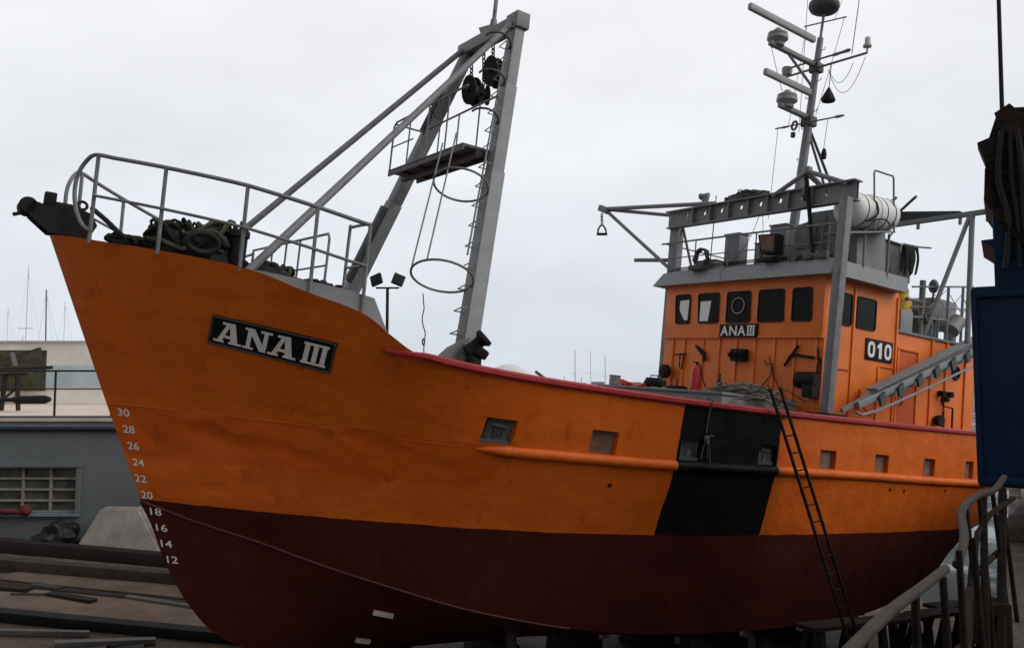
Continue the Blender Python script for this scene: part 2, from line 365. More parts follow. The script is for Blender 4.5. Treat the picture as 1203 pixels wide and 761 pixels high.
CUR = {
 'keel': [(.026, 0, 1.9), (.186, .005, 1.633), (.392, .01, 1.207), (.692, .02, .718), (1.184, .04, .203), (1.8, .06, -.05), (3, .1, -.15), (9, .1, -.15), (13.5, .08, -.1), (15, .08, .5), (16.2, .06, 1.2)],
 'chine': [(.026, 0, 1.92), (.638, .37, 1.724), (1.304, .72, 1.541), (2.08, 1.12, 1.298), (2.87, 1.5, 1.082), (3.93, 1.92, .824), (5.57, 2.36, .584), (6.8, 2.5, .49), (9, 2.52, .42), (10.9, 2.5, .44), (12.9, 2.45, .68), (13.6, 2.43, .86), (14.6, 2.33, 1.45), (16.2, 1.9, 1.85)],
 'wl': [(.026, 0, 1.948), (.6, .48, 1.948), (1.19, .9, 1.948), (2.54, 1.68, 1.948), (4.03, 2.32, 1.948), (6.3, 2.76, 1.948), (8.15, 2.87, 1.948), (10.5, 2.83, 1.948), (14.3, 2.58, 1.948), (16.2, 2.1, 1.948)],
 'knuckle': [(-.508, 0, 3.09), (.116, .56, 3.1), (.955, 1.22, 3.085), (1.78, 1.83, 3.056), (2.4, 2.2, 3.02), (3.24, 2.58, 2.98), (4.84, 2.93, 2.947), (6.28, 3.05, 2.925), (8, 3.1, 2.925), (10.16, 3.05, 2.91), (14.66, 2.78, 2.85), (16.2, 2.3, 2.85)],
 'sheer': [(-1.374, 0, 5.02), (-1.28, .26, 5.005), (-.896, .74, 4.957), (-.293, 1.38, 4.883), (.4, 1.98, 4.77), (.96, 2.37, 4.58), (1.58, 2.66, 4.39), (1.875, 2.76, 4.19), (2.165, 2.84, 4.03), (3.12, 3., 3.912), (4.6, 3.1, 3.845), (6.07, 3.15, 3.81), (8, 3.16, 3.79), (10, 3.1, 3.79), (14, 2.88, 3.81), (16.2, 2.4, 3.85)]}
class Cv:
    def __init__(s, pts):
        s.s0 = pts[0][0]; s.s1 = pts[-1][0]; xs = [p[0] for p in pts]
        s.b = pchip(xs, [p[1] for p in pts]); s.z = pchip(xs, [p[2] for p in pts])
    def sx(s, u):
        u = np.asarray(u, float)
        return np.where(u < .24, s.s0 + (2.8 - s.s0) * u / .24, 2.8 + (s.s1 - 2.8) * (u - .24) / .76)
    def at(s, u):
        x = s.sx(u)
        return np.stack([x, s.b(x), s.z(x)], -1)
    def on(s, x): return (float(x), float(s.b(x)), float(s.z(x)))
CV = {k: Cv(v) for k, v in CUR.items()}
ORD = ['keel', 'chine', 'wl', 'knuckle', 'sheer']
UU = np.linspace(0, 1, 900)**1.5
PT = np.stack([CV[k].at(UU) for k in ORD], 0)
def hb(s, z):
    """half breadth of the plating at station s, height z"""
    S = np.full(len(UU), np.nan); B = S.copy()
    for k in range(4):
        a = PT[k]; c = PT[k + 1]; dz = c[:, 2] - a[:, 2]; t = (z - a[:, 2]) / np.where(abs(dz) < 1e-6, 1e-6, dz)
        ok = (t >= -1e-6) & (t <= 1 + 1e-6)
        S = np.where(ok, a[:, 0] + (c[:, 0] - a[:, 0]) * t, S); B = np.where(ok, a[:, 1] + (c[:, 1] - a[:, 1]) * t, B)
    g = ~np.isnan(S); S = S[g]; B = B[g]; o = np.argsort(S)
    return float(np.interp(s, S[o], B[o]))
def onhull(s, z, off=.0):
    b = hb(s, z); db = (hb(s + .05, z) - hb(s - .05, z)) / .1; dz = (hb(s, z + .05) - hb(s, z - .05)) / .1
    n = Vector((-db, 1, -dz)).normalized()
    return (s + n.x * off, b + n.y * off, z + n.z * off)

PORTS = [(3.24, 3.65), (4.71, 5.13), (6.21, 6.61), (7.78, 8.17), (9.25, 9.68), (10.81, 11.22), (12.40, 12.80), (14.02, 14.40)]

# ------------------------------------------------------------------ the fishing boat
BOAT = bpy.data.objects.new('fishing_boat', None); COL.objects.link(BOAT); BOAT.matrix_world = SHIP
tag(BOAT, 'orange steel fishing boat with maroon bottom and grey gantries, hauled out on the slip', 'fishing boat')

def build_hull():
    mb = MB()
    K = CV['knuckle']; H = CV['sheer']
    def u_at(s, v):
        lo, hi = 0., 1.
        for _ in range(40):
            mid = (lo + hi) / 2; x = (1 - v) * float(K.sx(mid)) + v * float(H.sx(mid))
            if x < s: lo = mid
            else: hi = mid
        return lo
    us = list(np.linspace(0, .24, 70)) + list(np.linspace(.245, 1, 130))
    pu = []
    for a, b in PORTS: pu += [u_at(a, .27), u_at(b, .27)]
    us = [u for u in us if all(abs(u - q) > .0012 for q in pu)] + pu
    us = np.array(sorted(us)); S = {k: CV[k].at(us) for k in ORD}
    rows = []
    for k, (A, B, n) in enumerate((('keel', 'chine', 4), ('chine', 'wl', 3), ('wl', 'knuckle', 12))):
        for i in range(n): rows.append(S[A] * (1 - i / n) + S[B] * (i / n))
    vs = [0, .095, .27, .43, .6, .8, 1.0]
    r0 = len(rows)
    for v in vs: rows.append(S['knuckle'] * (1 - v) + S['sheer'] * v)
    # a little wobble of old plating
    from mathutils import noise as nz
    for side in (1, -1):
        V = []
        for r in rows:
            line = []
            for p in r:
                w = (.012 * nz.noise(Vector((p[0] * 1.6, side * 3, p[2] * 2.1))) + .020 * max(0, nz.noise(Vector((p[0] * 2.6, side * 5, p[2] * 3.4)))) * max(0, 1 - abs(p[2] - 2.75) / .4) * max(0, min(1, (4.2 - p[0]) / 2))) * min(1., p[1] * 2)
                line.append(mb.bm.verts.new(mb.c((p[0], side * (p[1] + w), p[2]))))
            V.append(line)
        for i in range(len(V) - 1):
            for j in range(len(us) - 1):
                if side == 1 and i in (r0 + 1, r0 + 2):
                    um = (us[j] + us[j + 1]) / 2
                    if any(pu[2 * q] - 1e-6 <= um <= pu[2 * q + 1] + 1e-6 for q in range(len(PORTS))): continue
                try: mb.bm.faces.new((V[i][j], V[i + 1][j], V[i + 1][j + 1], V[i][j + 1]))
                except ValueError: pass
    # transom
    st = [r[-1] for r in rows]
    mb.face([(p[0], p[1], p[2]) for p in st] + [(p[0], -p[1], p[2]) for p in st[::-1]])
    # bulwark inner skin
    for side in (1, -1):
        P = [[(p[0], side * max(min(p[1], hb(p[0], p[2] - dz)) - .16, 0), p[2] - dz) for p in S['sheer'] if p[0] > 1.9] for dz in (0., .4, .8)]
        mb.grid(P)
    o = mb.done('hull', 'hull', BOAT, smooth=14)
    # the openings, set back in the plating
    for q, (a, b) in enumerate(PORTS):
        ua, ub = pu[2 * q], pu[2 * q + 1]
        def P(u, v, dep):
            k = K.at(u) * (1 - v) + H.at(u) * v
            return (float(k[0]), float(k[1]) - dep, float(k[2]))
        v0, v1 = .095, .43
        fr = MB()
        c = [(ua, v0), (ub, v0), (ub, v1), (ua, v1)]
        for i in range(4):
            A, B = c[i], c[(i + 1) % 4]
            fr.face([P(*A, -.002), P(*B, -.002), P(*B, .09), P(*A, .09)])
        f = fr.done('freeing_port', 'hull', BOAT)
        bk = MB(); bk.face([P(*q_, .07) for q_ in c])
        ob = bk.done('port_flap', 'portgrey' if q in (0, 2, 3) else 'grille', f)
        if q in (0, 2, 3):
            g = MB()
            for t in (.18, .45, .72):
                u = ua + (ub - ua) * t; g.tube([P(u, v0, .07), P(u, v1, .07)], .012, 6)
            g.beam(P(ua + (ub - ua) * .3, .36, .065), P(ua + (ub - ua) * .85, .33, .065), .02, .05)
            g.beam(P(ua, v0 + .03, .05), P(ub, v0 + .03, .05), .04, .045)
            g.done('port_bar', 'dgrey', f)
    # rubbing strake
    mb = MB()
    ss = np.linspace(3.15, 16.1, 60)
    pts = []
    for s in ss:
        p = K.on(s); pts.append((s, p[1] + .02, p[2] + .005))
    rr = .075
    P = []
    for i, p in enumerate(pts):
        k = min(1, i / 1.2 * .6 + .12)
        P.append([(p[0], p[1] - .04 + rr * 1.1 * k * max(0, math.sin(a)), p[2] + rr * k * math.cos(a)) for a in np.linspace(-.3, math.pi + .3, 9)])
    mb.grid(P); mb.done('rubbing_strake', 'hull', BOAT)
    mb = MB()
    for i, p in enumerate(pts): P[i] = [(q[0], -q[1], q[2]) for q in P[i]]
    mb.grid(P); mb.done('rubbing_strake', 'hull', BOAT)
    # knuckle weld at the bow and the chine bar
    mb = MB(); mb.tube([CV['chine'].on(s)[:1] + (CV['chine'].on(s)[1] + .004,) + CV['chine'].on(s)[2:] for s in np.linspace(.03, 5.2, 40)], [.013, .010], 6)
    mb.done('chine_bar', mat('chine paint', (.11, .04, .036), .5), BOAT)
    mb = MB(); mb.tube([(K.on(s)[0], K.on(s)[1] - .002, K.on(s)[2]) for s in np.linspace(-.49, 3.15, 40)], [.010, .005], 6)
    mb.done('knuckle_weld', 'hull', BOAT)
    # red cap rail, starts low on the bow plating then becomes the bulwark cap
    for side in (1, -1):
        mb = MB(); pts = []
        for s in np.linspace(1.85, 16.15, 70):
            if s < 2.3:
                z = 4.02 - .02 * (s - 1.85) / .45; b = hb(s, min(z, float(H.z(s)) - .01)) + .02
            else:
                z = float(H.z(s)) ; b = float(H.b(s)) - .015
            pts.append((s, side * b, z))
        P = []
        for i, p in enumerate(pts):
            k = min(1, .5 + i / 6); k2 = min(1, i / 3)
            P.append([(p[0], p[1] + side * x * k, p[2] + y * k) for x, y in ((-.09 * k2, -.045), (-.09 * k2, .035), (-.05 * k2, .05), (.03, .05), (.06, .025), (.06, -.02), (.035, -.045), (-.09 * k2, -.045))])
        V = mb.grid(P); mb.bm.faces.new(V[0][:-1]); mb.bm.faces.new(V[-1][:-1][::-1])
        mb.done('cap_rail', 'red', BOAT)
    # decks
    mb = MB()
    P = [[(s, t * max(hb(s, float(H.z(s)) - .22) - .04, .0), float(H.z(s)) - .22) for t in np.linspace(-1, 1, 7)] for s in np.linspace(-1.2, 1.6, 16)]
    mb.grid(P); mb.done('foredeck', 'dgrey', BOAT)
    mb = MB()
    zf = float(H.z(1.6)) - .22
    bb_ = [(hb(1.6, z) - .05, z) for z in np.linspace(zf, 2.95, 6)]; mb.grid([[(1.6, b, z) for b, z in bb_], [(1.6, -b, z) for b, z in bb_]]); mb.done('forecastle_bulkhead', 'grey', BOAT)
    mb = MB()
    P = [[(s, t * (hb(s, 2.96) - .05), 2.94) for t in np.linspace(-1, 1, 5)] for s in np.linspace(1.6, 16.1, 30)]
    mb.grid(P); mb.done('main_deck', 'dgrey', BOAT)
    # grey plate over the bow bulwark
    for side in (1, -1):
        mb = MB(); top = [(.40, 4.775), (.6, 4.765), (.95, 4.715), (1.36, 4.665), (1.69, 4.60), (1.83, 4.30), (1.90, 4.17)]
        A = []; B = []
        for s, z in top:
            hz = float(H.z(s)); b = float(H.b(s)) - .03
            b = min(b, hb(s, hz - .06) - .045); A.append((s, side * b, hz - .06)); B.append((s, side * (b - .06 * (z - hz + .05)), max(z, hz - .02)))
        C_ = [(p[0], p[1] - side * .05, p[2]) for p in B]; D = [(p[0], p[1] - side * .05, p[2]) for p in A]
        mb.grid([A, B, C_, D]); mb.done('bow_bulwark_plate', 'lgrey', BOAT)
build_hull()

# name plate on the bow
def plate_pt(u, v, off):
    a = Vector((.243, 4.252)); b = Vector((1.428, 4.058)); c = Vector((1.468, 3.716)); d = Vector((.277, 3.933))
    t = (d * (1 - u) + c * u) * (1 - v) + (a * (1 - u) + b * u) * v
    return onhull(t.x, t.y, off)
mb = MB()
n1, n2 = 14, 5
F1 = [[plate_pt(i / n1, j / n2, .016) for j in range(n2 + 1)] for i in range(n1 + 1)]
mb.grid(F1)
bd = [(i / n1, 0) for i in range(n1)] + [(1, j / n2) for j in range(n2)] + [(1 - i / n1, 1) for i in range(n1)] + [(0, 1 - j / n2) for j in range(n2 + 1)]
mb.grid([[plate_pt(u, v, .016) for u, v in bd], [plate_pt(u, v, -.01) for u, v in bd]])
NP = mb.done('name_plate', 'plateblack', BOAT)
mb = MB()
for k, q in enumerate(slab_strokes()):
    off = .021 + k * .0004
    qq = [(.05 + .92 * a, .15 + .70 * b) for a, b in q]
    n = 6
    rows = []
    for i in range(n + 1):
        t = i / n
        l = (qq[0][0] * (1 - t) + qq[3][0] * t, qq[0][1] * (1 - t) + qq[3][1] * t); r = (qq[1][0] * (1 - t) + qq[2][0] * t, qq[1][1] * (1 - t) + qq[2][1] * t)
        rows.append([plate_pt(l[0] * (1 - w) + r[0] * w, l[1] * (1 - w) + r[1] * w, off) for w in (0, .5, 1)])
    mb.grid(rows)
mb.done('lettering', 'white', NP, smooth=0)
mb = MB()
bw = [(.012, .035), (.988, .035), (.988, .965), (.012, .965)]
for i in range(4):
    a, b = bw[i], bw[(i + 1) % 4]
    mb.tube([plate_pt(a[0] + (b[0] - a[0]) * t / 8, a[1] + (b[1] - a[1]) * t / 8, .017) for t in range(9)], .006, 5)
mb.done('plate_edging', 'steel', NP)

# draft marks
stem_s = pchip([.203, .718, 1.207, 1.633, 2.0, 2.519, 2.98, 3.329], [1.184, .692, .392, .186, 0, -.194, -.379, -.52])
for n in range(12, 31, 2):
    V, F = text_mesh(str(n), .012)
    mb = MB(); z0 = n / 10 - .045; h = .092; vv = []
    for (u, v) in V:
        z = z0 + v * h
        s0 = float(stem_s(z0)); off = {30: .085, 28: .09, 26: .09, 24: .10, 22: .085, 20: .085, 18: .08, 16: .075, 14: .065, 12: .06}[n]
        s = s0 + off - .082 + (.018 if n == 20 else .045 if n < 20 else 0) + u * .115 - .30 * (z - z0)
        vv.append(mb.bm.verts.new(mb.c(onhull(s, z, .006))))
    for f in F:
        try: mb.bm.faces.new([vv[i] for i in f])
        except ValueError: pass
    mb.done('draft_mark', 'white', BOAT, smooth=0, merge=False)

for s, z in ((11.42, 2.70), (11.88, 2.68), (13.35, 2.70), (5.2, 2.62)):
    mb = MB(); q = onhull(s, z, -.01); q2 = onhull(s, z, .006); mb.lathe(q, q2, [(0, .03), (.8, .034), (1, .028)], 14); mb.done('scupper', 'rusty', BOAT)
# zinc anodes
for s, z, l in ((3.0, .655, .26), (3.05, .13, .22), (6.6, .2, .26)):
    mb = MB(); p = onhull(s - l / 2, z + .03, .03); q = onhull(s + l / 2, z - .01, .03)
    mb.beam(p, q, .05, .07, bev=.012); mb.done('zinc_anode', 'dirtywhite', BOAT)

# bow railing
def top_z(s): return float(np.interp(s, [-1.08, -.454, .3, .98, 1.525], [5.95, 5.838, 5.70, 5.54, 5.41]))
H = CV['sheer']
RAILB = pchip([-1.1, -.45, .3, 1.0, 1.55], [.60, 1.28, 1.92, 2.35, 2.6])
for side in (1, -1):
    mb = MB()
    ss = np.linspace(-1.08, 1.54, 16)
    top = [(s, side * float(RAILB(s)), top_z(s)) for s in ss]
    nose = [(-1.01, side * .64, 5.06), (-1.10, side * .53, 5.13), (-1.17, side * .46, 5.27), (-1.21, side * .42, 5.45), (-1.22, side * .42, 5.62), (-1.20, side * .45, 5.76), (-1.15, side * .51, 5.88)]
    mb.tube(nose + top, .024, 8, smooth=3)
    mid = [(s, side * float(RAILB(s)), top_z(s) - .47) for s in np.linspace(-1.05, 1.55, 14)]
    mb.tube(mid, .018, 8)
    # return inboard at the after end
    mb.tube([(1.54, side * 2.59, 5.42), (1.56, side * 2.45, 5.44), (1.60, side * 1.95, 5.47), (1.6, side * 1.88, 5.44), (1.6, side * 1.88, 4.7)], .02, 8, smooth=3)
    mb.tube([(1.55, side * 2.58, 4.95), (1.6, side * 1.9, 4.98)], .016, 8)
    rl = mb.done('bow_railing', 'rail', BOAT)
    for s in (-1.05, -.43, .32, 1.0, 1.54):
        mb = MB(); b = float(RAILB(s))
        mb.tube([(s + .03, side * (b - .035), float(H.z(s)) - .05), (s, side * b, top_z(s) - .01)], .023, 8)
        mb.done('rail_post', 'rail', rl)
# transverse rail at the break of the forecastle
mb = MB()
mb.tube([(1.6, 1.245, 4.6), (1.6, 1.25, 5.40), (1.6, 1.20, 5.47), (1.6, -1.9, 5.53)], .018, 8)
mb.tube([(1.6, 1.245, 5.06), (1.6, -1.9, 5.1)], .014, 8)
for b in (.75, .2, -.35, -.95, -1.9): mb.tube([(1.6, b, 4.55), (1.6, b, 5.49)], .015, 8)
mb.done('break_railing', 'rail', BOAT)

# black bow roller
mb = MB()
out = [(-1.61, 5.19), (-1.40, 5.03), (-.98, 5.02), (-.90, 5.2), (-.98, 5.33), (-1.12, 5.375), (-1.42, 5.33), (-1.54, 5.36), (-1.60, 5.36), (-1.66, 5.27)]
for b in (-.17, .13): mb.prism([(s, b, z) for s, z in out], (0, .04, 0))
mb.prism([(-1.5, -.13, 5.12), (-1.0, -.13, 5.05), (-1.0, -.13, 5.30), (-1.4, -.13, 5.28)], (0, .26, 0))
mb.lathe((-1.64, -.17, 5.305), (-1.64, .17, 5.305), [(0, .085), (.06, .10), (.2, .085), (.8, .085), (.94, .10), (1, .085)], 18)
BR = mb.done('bow_roller', 'blacksteel', BOAT)
mb = MB(); mb.cyl((-1.78, .12, 5.17), (-1.62, .12, 5.24), .022)
mb.done('roller_pin', 'blacksteel', BR)
mb = MB(); mb.box((-1.42, .02, 5.44), (.13, .12, .16), .02); mb.box((-1.32, .0, 5.36), (.3, .14, .12), .02); mb.torus((-1.08, .1, 5.42), (0, 1, .2), .05, .018, 14)
mb.done('guide_bracket', 'blacksteel', BR)

# bollards on the bow
for s, b in ((.44, 1.42), (.44, -1.42)):
    mb = MB(); mb.lathe((s, b, 4.55), (s, b, 5.27), [(0, .095), (.86, .095), (.88, .115), (.97, .115), (1, .1)], 18)
    mb.torus((s, b, 5.32), (1, .4, 0), .05, .010, 14)
    mb.done('bollard', 'blacksteel', BOAT)

# ---- A-frame gantry
GA = bpy.data.objects.new('mast_gantry', None); COL.objects.link(GA); GA.parent = BOAT
def legpt(z, side):
    t = (z - 4.0) / 5.3
    return (3.06 + 1.36 * t, side * (2.40 - 1.68 * t), z)
for side in (1, -1):
    mb = MB(); z0, z1 = 3.5, 9.30
    a = legpt(z0, side); b = legpt(z1, side)
    d = Vector(b) - Vector(a)
    for t0, t1, w in ((0, .55, .25), (.55, .8, .225), (.8, 1, .20)):
        p = Vector(a) + d * t0; q = Vector(a) + d * t1
        mb.beam(p, q, w, w * .85, up=(1, 0, 0), bev=.02)
    mb.done('leg', 'grey', GA)
    mb = MB(); mb.prism([(2.5, side * 2.42, 3.7), (3.0, side * 2.42, 3.7), (3.08, side * 2.42, 4.32), (2.94, side * 2.42, 4.26), (2.78, side * 2.42, 4.16), (2.62, side * 2.42, 4.0)], (0, .03, 0))
    mb.done('leg_bracket', 'grey', GA)
mb = MB()
mb.beam((4.40, .88, 9.34), (4.40, -.92, 9.34), .2, .2, bev=.02)
mb.beam((4.40, .90, 9.34), (4.40, .58, 9.34), .24, .25, bev=.02)
mb.prism([(4.38, .05, 9.45), (4.38, -.30, 9.45), (4.38, -.42, 9.62), (4.38, -.05, 9.56)], (.06, 0, 0))
mb.done('crossbeam', 'grey', GA)
mb = MB(); mb.cyl((4.40, .02, 9.45), (4.40, .02, 9.62), .07, .05); mb.cyl((4.40, .02, 9.6), (4.43, .02, 12.2), .034, .028)
mb.tube([(4.36, .08, 9.75), (4.36, .085, 10.2)], .02, 6)
mb.done('topmast', 'grey', GA)
for side in (1, -1):
    mb = MB(); mb.cyl((.42, side * 1.83, 4.70), (4.30, side * .74, 9.30), .052, .045, 14); mb.done('stay_tube', 'rail', GA)
# platform
mb = MB()
mb.box((3.62, .12, 7.06), (.55, 2.35, .05), .01)
mb.beam((3.62, -1.05, 7.0), (3.62, 1.3, 7.0), .09, .09)
for s in (3.36, 3.88): mb.beam((s, -1.05, 7.03), (s, 1.3, 7.03), .03, .09)
for b in (-.7, -.2, .3, .8): mb.beam((3.36, b, 7.02), (3.88, b, 7.02), .03, .05)
mb.done('platform', 'dgrey', GA)
mb = MB()
for s in (3.36, 3.88):
    mb.tube([(s, -1.03, 7.05), (s, -1.03, 7.80), (s, -.95, 7.86), (s, 1.25, 7.92)], .016, 7)
    for b in (-.45, .15, .75): mb.tube([(s, b, 7.05), (s, b, 7.87 + .02 * b)], .013, 7)
mb.tube([(3.36, -1.0, 7.84), (3.88, -1.0, 7.84)], .016, 7); mb.tube([(3.36, -1.03, 7.46), (3.36, -.3, 7.46)], .012, 7)
mb.done('platform_railing', 'rail', GA)
# ladder on the port leg: stile, rungs, hoops
ax = (Vector(legpt(9, 1)) - Vector(legpt(4, 1))).normalized()
fw = Vector((-1, 0, 0)); fw = (fw - ax * fw.dot(ax)).normalized(); sdv = ax.cross(fw)
mb = MB(); mb.tube([Vector(legpt(5.35, 1)) + fw * .22 - sdv * .04, Vector(legpt(9.3, 1)) + fw * .13], .014, 7)
mb.done('ladder_stile', 'rail', GA)
for z in np.arange(4.35, 9.2, .30):
    p = Vector(legpt(z, 1)) + fw * .10; mb = MB()
    w = Vector((0, .09, .02)); f_ = Vector((-1, 0, 0))
    mb.tube([p + w - f_ * .05, p + w + f_ * .11, p - w + f_ * .11, p - w - f_ * .05], .009, 6)
    mb.done('rung', 'rail', GA)
hoops = []
for z, rad, part in ((4.95, .40, 1), (6.28, .37, 1), (7.45, .20, .5), (8.12, .20, .5), (8.8, .20, .5)):
    c = Vector(legpt(z, 1)) + fw * (.10 + rad)
    n = 32; pts = []
    rng = range(n + 1)
    a0 = math.pi; span = 2 * math.pi
    for k in rng:
        a = a0 + (k / n - .0) * span * part
        pts.append(c + fw * math.cos(a) * rad + sdv * math.sin(a) * rad * (-1 if part == 1 else 1.))
    mb = MB(); mb.tube(pts, .016, 7); mb.done('safety_hoop', 'dgrey' if part < 1 else 'rail', GA)
    hoops.append((c, rad))
mb = MB()
for a in (.35, -.55):
    (c0, r0), (c1, r1) = hoops[0], hoops[1]
    e = lambda c, r: c + fw * math.cos(a) * r + sdv * math.sin(a) * r
    mb.tube([e(c0, r0), e(c1, r1), e(c1, r1) + (e(c1, r1) - e(c0, r0)) * .42], .011, 6)
mb.done('hoop_strap', 'rail', GA)
# cover plate / channel on the starboard leg
mb = MB()
p = Vector(legpt(5.3, -1)); q = Vector(legpt(6.6, -1))
mb.beam(p + Vector((-.15, .03, 0)), q + Vector((-.15, .03, 0)), .12, .10, up=(1, 0, 0), bev=.02)
mb.done('leg_channel', 'dgrey', GA)
mb = MB(); mb.beam(Vector(legpt(7.9, -1)) + Vector((-.14, 0, 0)), Vector(legpt(8.6, -1)) + Vector((-.14, 0, 0)), .06, .06)
mb.done('leg_channel', 'dgrey', GA)
# winch drum at the foot of the gantry
mb = MB(); c = Vector((3.05, 2.6, 4.14))
mb.lathe(c + Vector((-.06, -.04, -.02)), c + Vector((.10, .10, .20)), [(0, .07), (.1, .10), (.3, .075), (.7, .075), (.85, .12), (1, .11)], 14); mb.box(c + Vector((.05, .1, .0)), (.16, .14, .12), .03, (.3, .4, .2))
mb.beam((3.05, 2.56, 3.8), c + Vector((.02, 0, .05)), .12, .12, bev=.02)
mb.blob(c + Vector((.0, .04, -.14)), (.10, .10, .14), 2, .3, 3, 2)
mb.done('net_hauler', 'blacksteel', BOAT)

# hatch coaming on the main deck
mb = MB(); mb.box((9.55, .0, 3.48), (1.9, 3.2, 1.08), .03)
HC = mb.done('hatch_coaming', 'grey', BOAT)
mb = MB(); mb.box((9.55, 0, 4.045), (1.96, 3.26, .05), .012); mb.done('hatch_lid', 'grey', HC)

# ---- wheelhouse
def quadwin(name, pts, nrm, parent, mtl='glass', rim=.013):
    """rounded window set in a rubber rim; pts four corners, nrm outward"""
    P = [Vector(p) for p in pts]; nv = Vector(nrm); out = []
    for i in range(4):
        a, b, c = P[i - 1], P[i], P[(i + 1) % 4]; r = .055
        d0 = (a - b).normalized() * r; d1 = (c - b).normalized() * r
        for t in np.linspace(0, 1, 5): out.append((b + d0) * (1 - t)**2 + b * 2 * t * (1 - t) + (b + d1) * t * t)
    ctr = sum(P, Vector()) / 4
    mb = MB(); mb.tube([p + nv * .012 for p in out], rim, 6, closed=True)
    fr = mb.done(name, 'gasket', parent)
    return out, nv, fr
WH = bpy.data.objects.new('wheelhouse', None); COL.objects.link(WH); WH.parent = BOAT
mb = MB()
xf, xa, hw = 10.68, 12.92, 2.0
mb.box(((xf + xa) / 2, 0, 4.70), (xa - xf, 2 * hw, 3.6), .03)
mb.done('house_wall', 'orange', WH)
mb = MB()   # the upper front stands a little proud above the ledge
mb.box((xf - .015, 0, 5.80), (.07, 2 * hw - .02, 1.12), .012)
mb.beam((xf - .045, -hw + .03, 5.24), (xf - .045, hw, 5.24), .05, .035)
mb.done('front_panel', 'orange', WH)
# front windows: opaque panes, the dark of the cab is in their colour
def slab(out, nv, d0, name, mtl, parent):
    mb = MB(); mb.face([p + nv * d0 for p in out]); return mb.done(name, mtl, parent)
fx = xf - .055
fronts = [(-1.69, -1.25), (-1.04, -.46), (-.255, .345), (.535, 1.135), (1.32, 1.75)]
for i, (b0, b1) in enumerate(fronts):
    sk = .05 if i < 2 else 0
    out, nv, fr = quadwin('window', [(fx, b0 + sk, 5.53), (fx, b1, 5.53), (fx, b1 - .02, 6.14), (fx, b0, 6.14)], (-1, 0, 0), WH)
    slab(out, nv, .006, 'pane', 'glass', fr)
    if i == 2:
        mb = MB(); mb.torus((fx - .025, .045, 5.86), (1, 0, 0), .155, .009, 28)
        mb.done('clear_view_screen', 'dirtywhite', fr)
    if i < 2:   # flat pale shapes on the pane, painted for daylight seen through the cab
        b = (b0 + b1) / 2; w = (b1 - b0)
        mb = MB()
        if i == 0: mb.face([(fx - .008, b0 + w * .30, 6.02), (fx - .008, b1 - w * .10, 6.03), (fx - .008, b1 - w * .14, 5.60), (fx - .008, b1 - w * .35, 5.60), (fx - .008, b0 + w * .30, 5.82)])
        else: mb.face([(fx - .008, b0 + w * .12, 5.98), (fx - .008, b0 + w * .62, 5.99), (fx - .008, b0 + w * .52, 5.57), (fx - .008, b0 + w * .12, 5.57)])
        mb.done('painted_daylight_view', mat('painted daylight', (.85, .86, .87), .3, var=.05), fr)
for s0, s1 in ((11.03, 11.42), (11.58, 12.17)):
    y = hw + .004
    out, nv, fr = quadwin('window', [(s0, y, 5.53), (s1, y, 5.53), (s1, y, 6.10), (s0, y, 6.10)], (0, 1, 0), WH)
    slab(out, nv, .006, 'pane', 'glass', fr)
for s0, s1 in ((11.03, 11.42), (11.58, 12.17)):
    out, nv, fr = quadwin('window', [(s0, -hw - .004, 5.53), (s1, -hw - .004, 5.53), (s1, -hw - .004, 6.10), (s0, -hw - .004, 6.10)], (0, -1, 0), WH)
    slab(out, nv, .006, 'pane', 'glass', fr)
# stiffeners on the lower front and the side
for b in (-1.72, -1.38, -.86, -.42, .02, .48, .94, 1.40, 1.86):
    mb = MB(); mb.box((xf - .012, b, 4.12), (.035, .045, 2.18), .006); mb.done('stiffener', 'orange', WH)
for s, zl in ((11.5, 3.3), (12.35, 1.9), (12.88, 3.3)):
    mb = MB(); mb.box((s, hw + .012, 2.97 + zl / 2), (.05, .035, zl), .006); mb.done('stiffener', 'orange', WH)
mb = MB(); mb.box((12.6, hw + .008, 4.88), (.5, .02, .02)); mb.box((11.2, hw + .008, 4.72), (.5, .03, .02)); mb.done('side_ledge', 'dorange', WH)
# visor roof: sloped fascia all round
mb = MB()
z0, z1 = 6.34, 6.63
lo = [(10.42, 2.24), (12.80, 2.24), (12.80, -2.24), (10.42, -2.24)]; hi = [(10.55, 2.20), (12.86, 2.20), (12.86, -2.20), (10.55, -2.06)]
A = [(s, b, z0) for s, b in lo]; B = [(s, b, z1) for s, b in hi]
for i in range(4):
    j = (i + 1) % 4; mb.face([A[i], A[j], B[j], B[i]])
mb.face(B); mb.face(A)
VI = mb.done('roof_visor', 'lgrey', WH)
mb = MB(); mb.box((11.72, .0, 6.66), (2.1, 3.9, .06), .01); mb.done('roof_deck', 'grey', WH)
# name board
mb = MB(); mb.box((xf - .07, .09, 5.362), (.035, .95, .265), .006); NB = mb.done('name_board', 'plateblack', WH)
mb = MB(); kk = 0
for q in slab_strokes():
    if q[0][0] < .7: continue
    kk += 1; mb.face([(xf - .089 - kk * .0003, -.35 + .88 * u, 5.262 + .2 * v) for u, v in q])
for ch, x0, w in (('A', -.35, .2), ('N', -.125, .19), ('A', .085, .2)):
    V, F = text_mesh(ch, .02)
    vv = [mb.bm.verts.new(mb.c((xf - .0895, x0 + u * w, 5.262 + .2 * v))) for u, v in V]
    for f in F: mb.bm.faces.new([vv[i] for i in f])
mb.done('lettering', 'white', NB, smooth=0, merge=False)
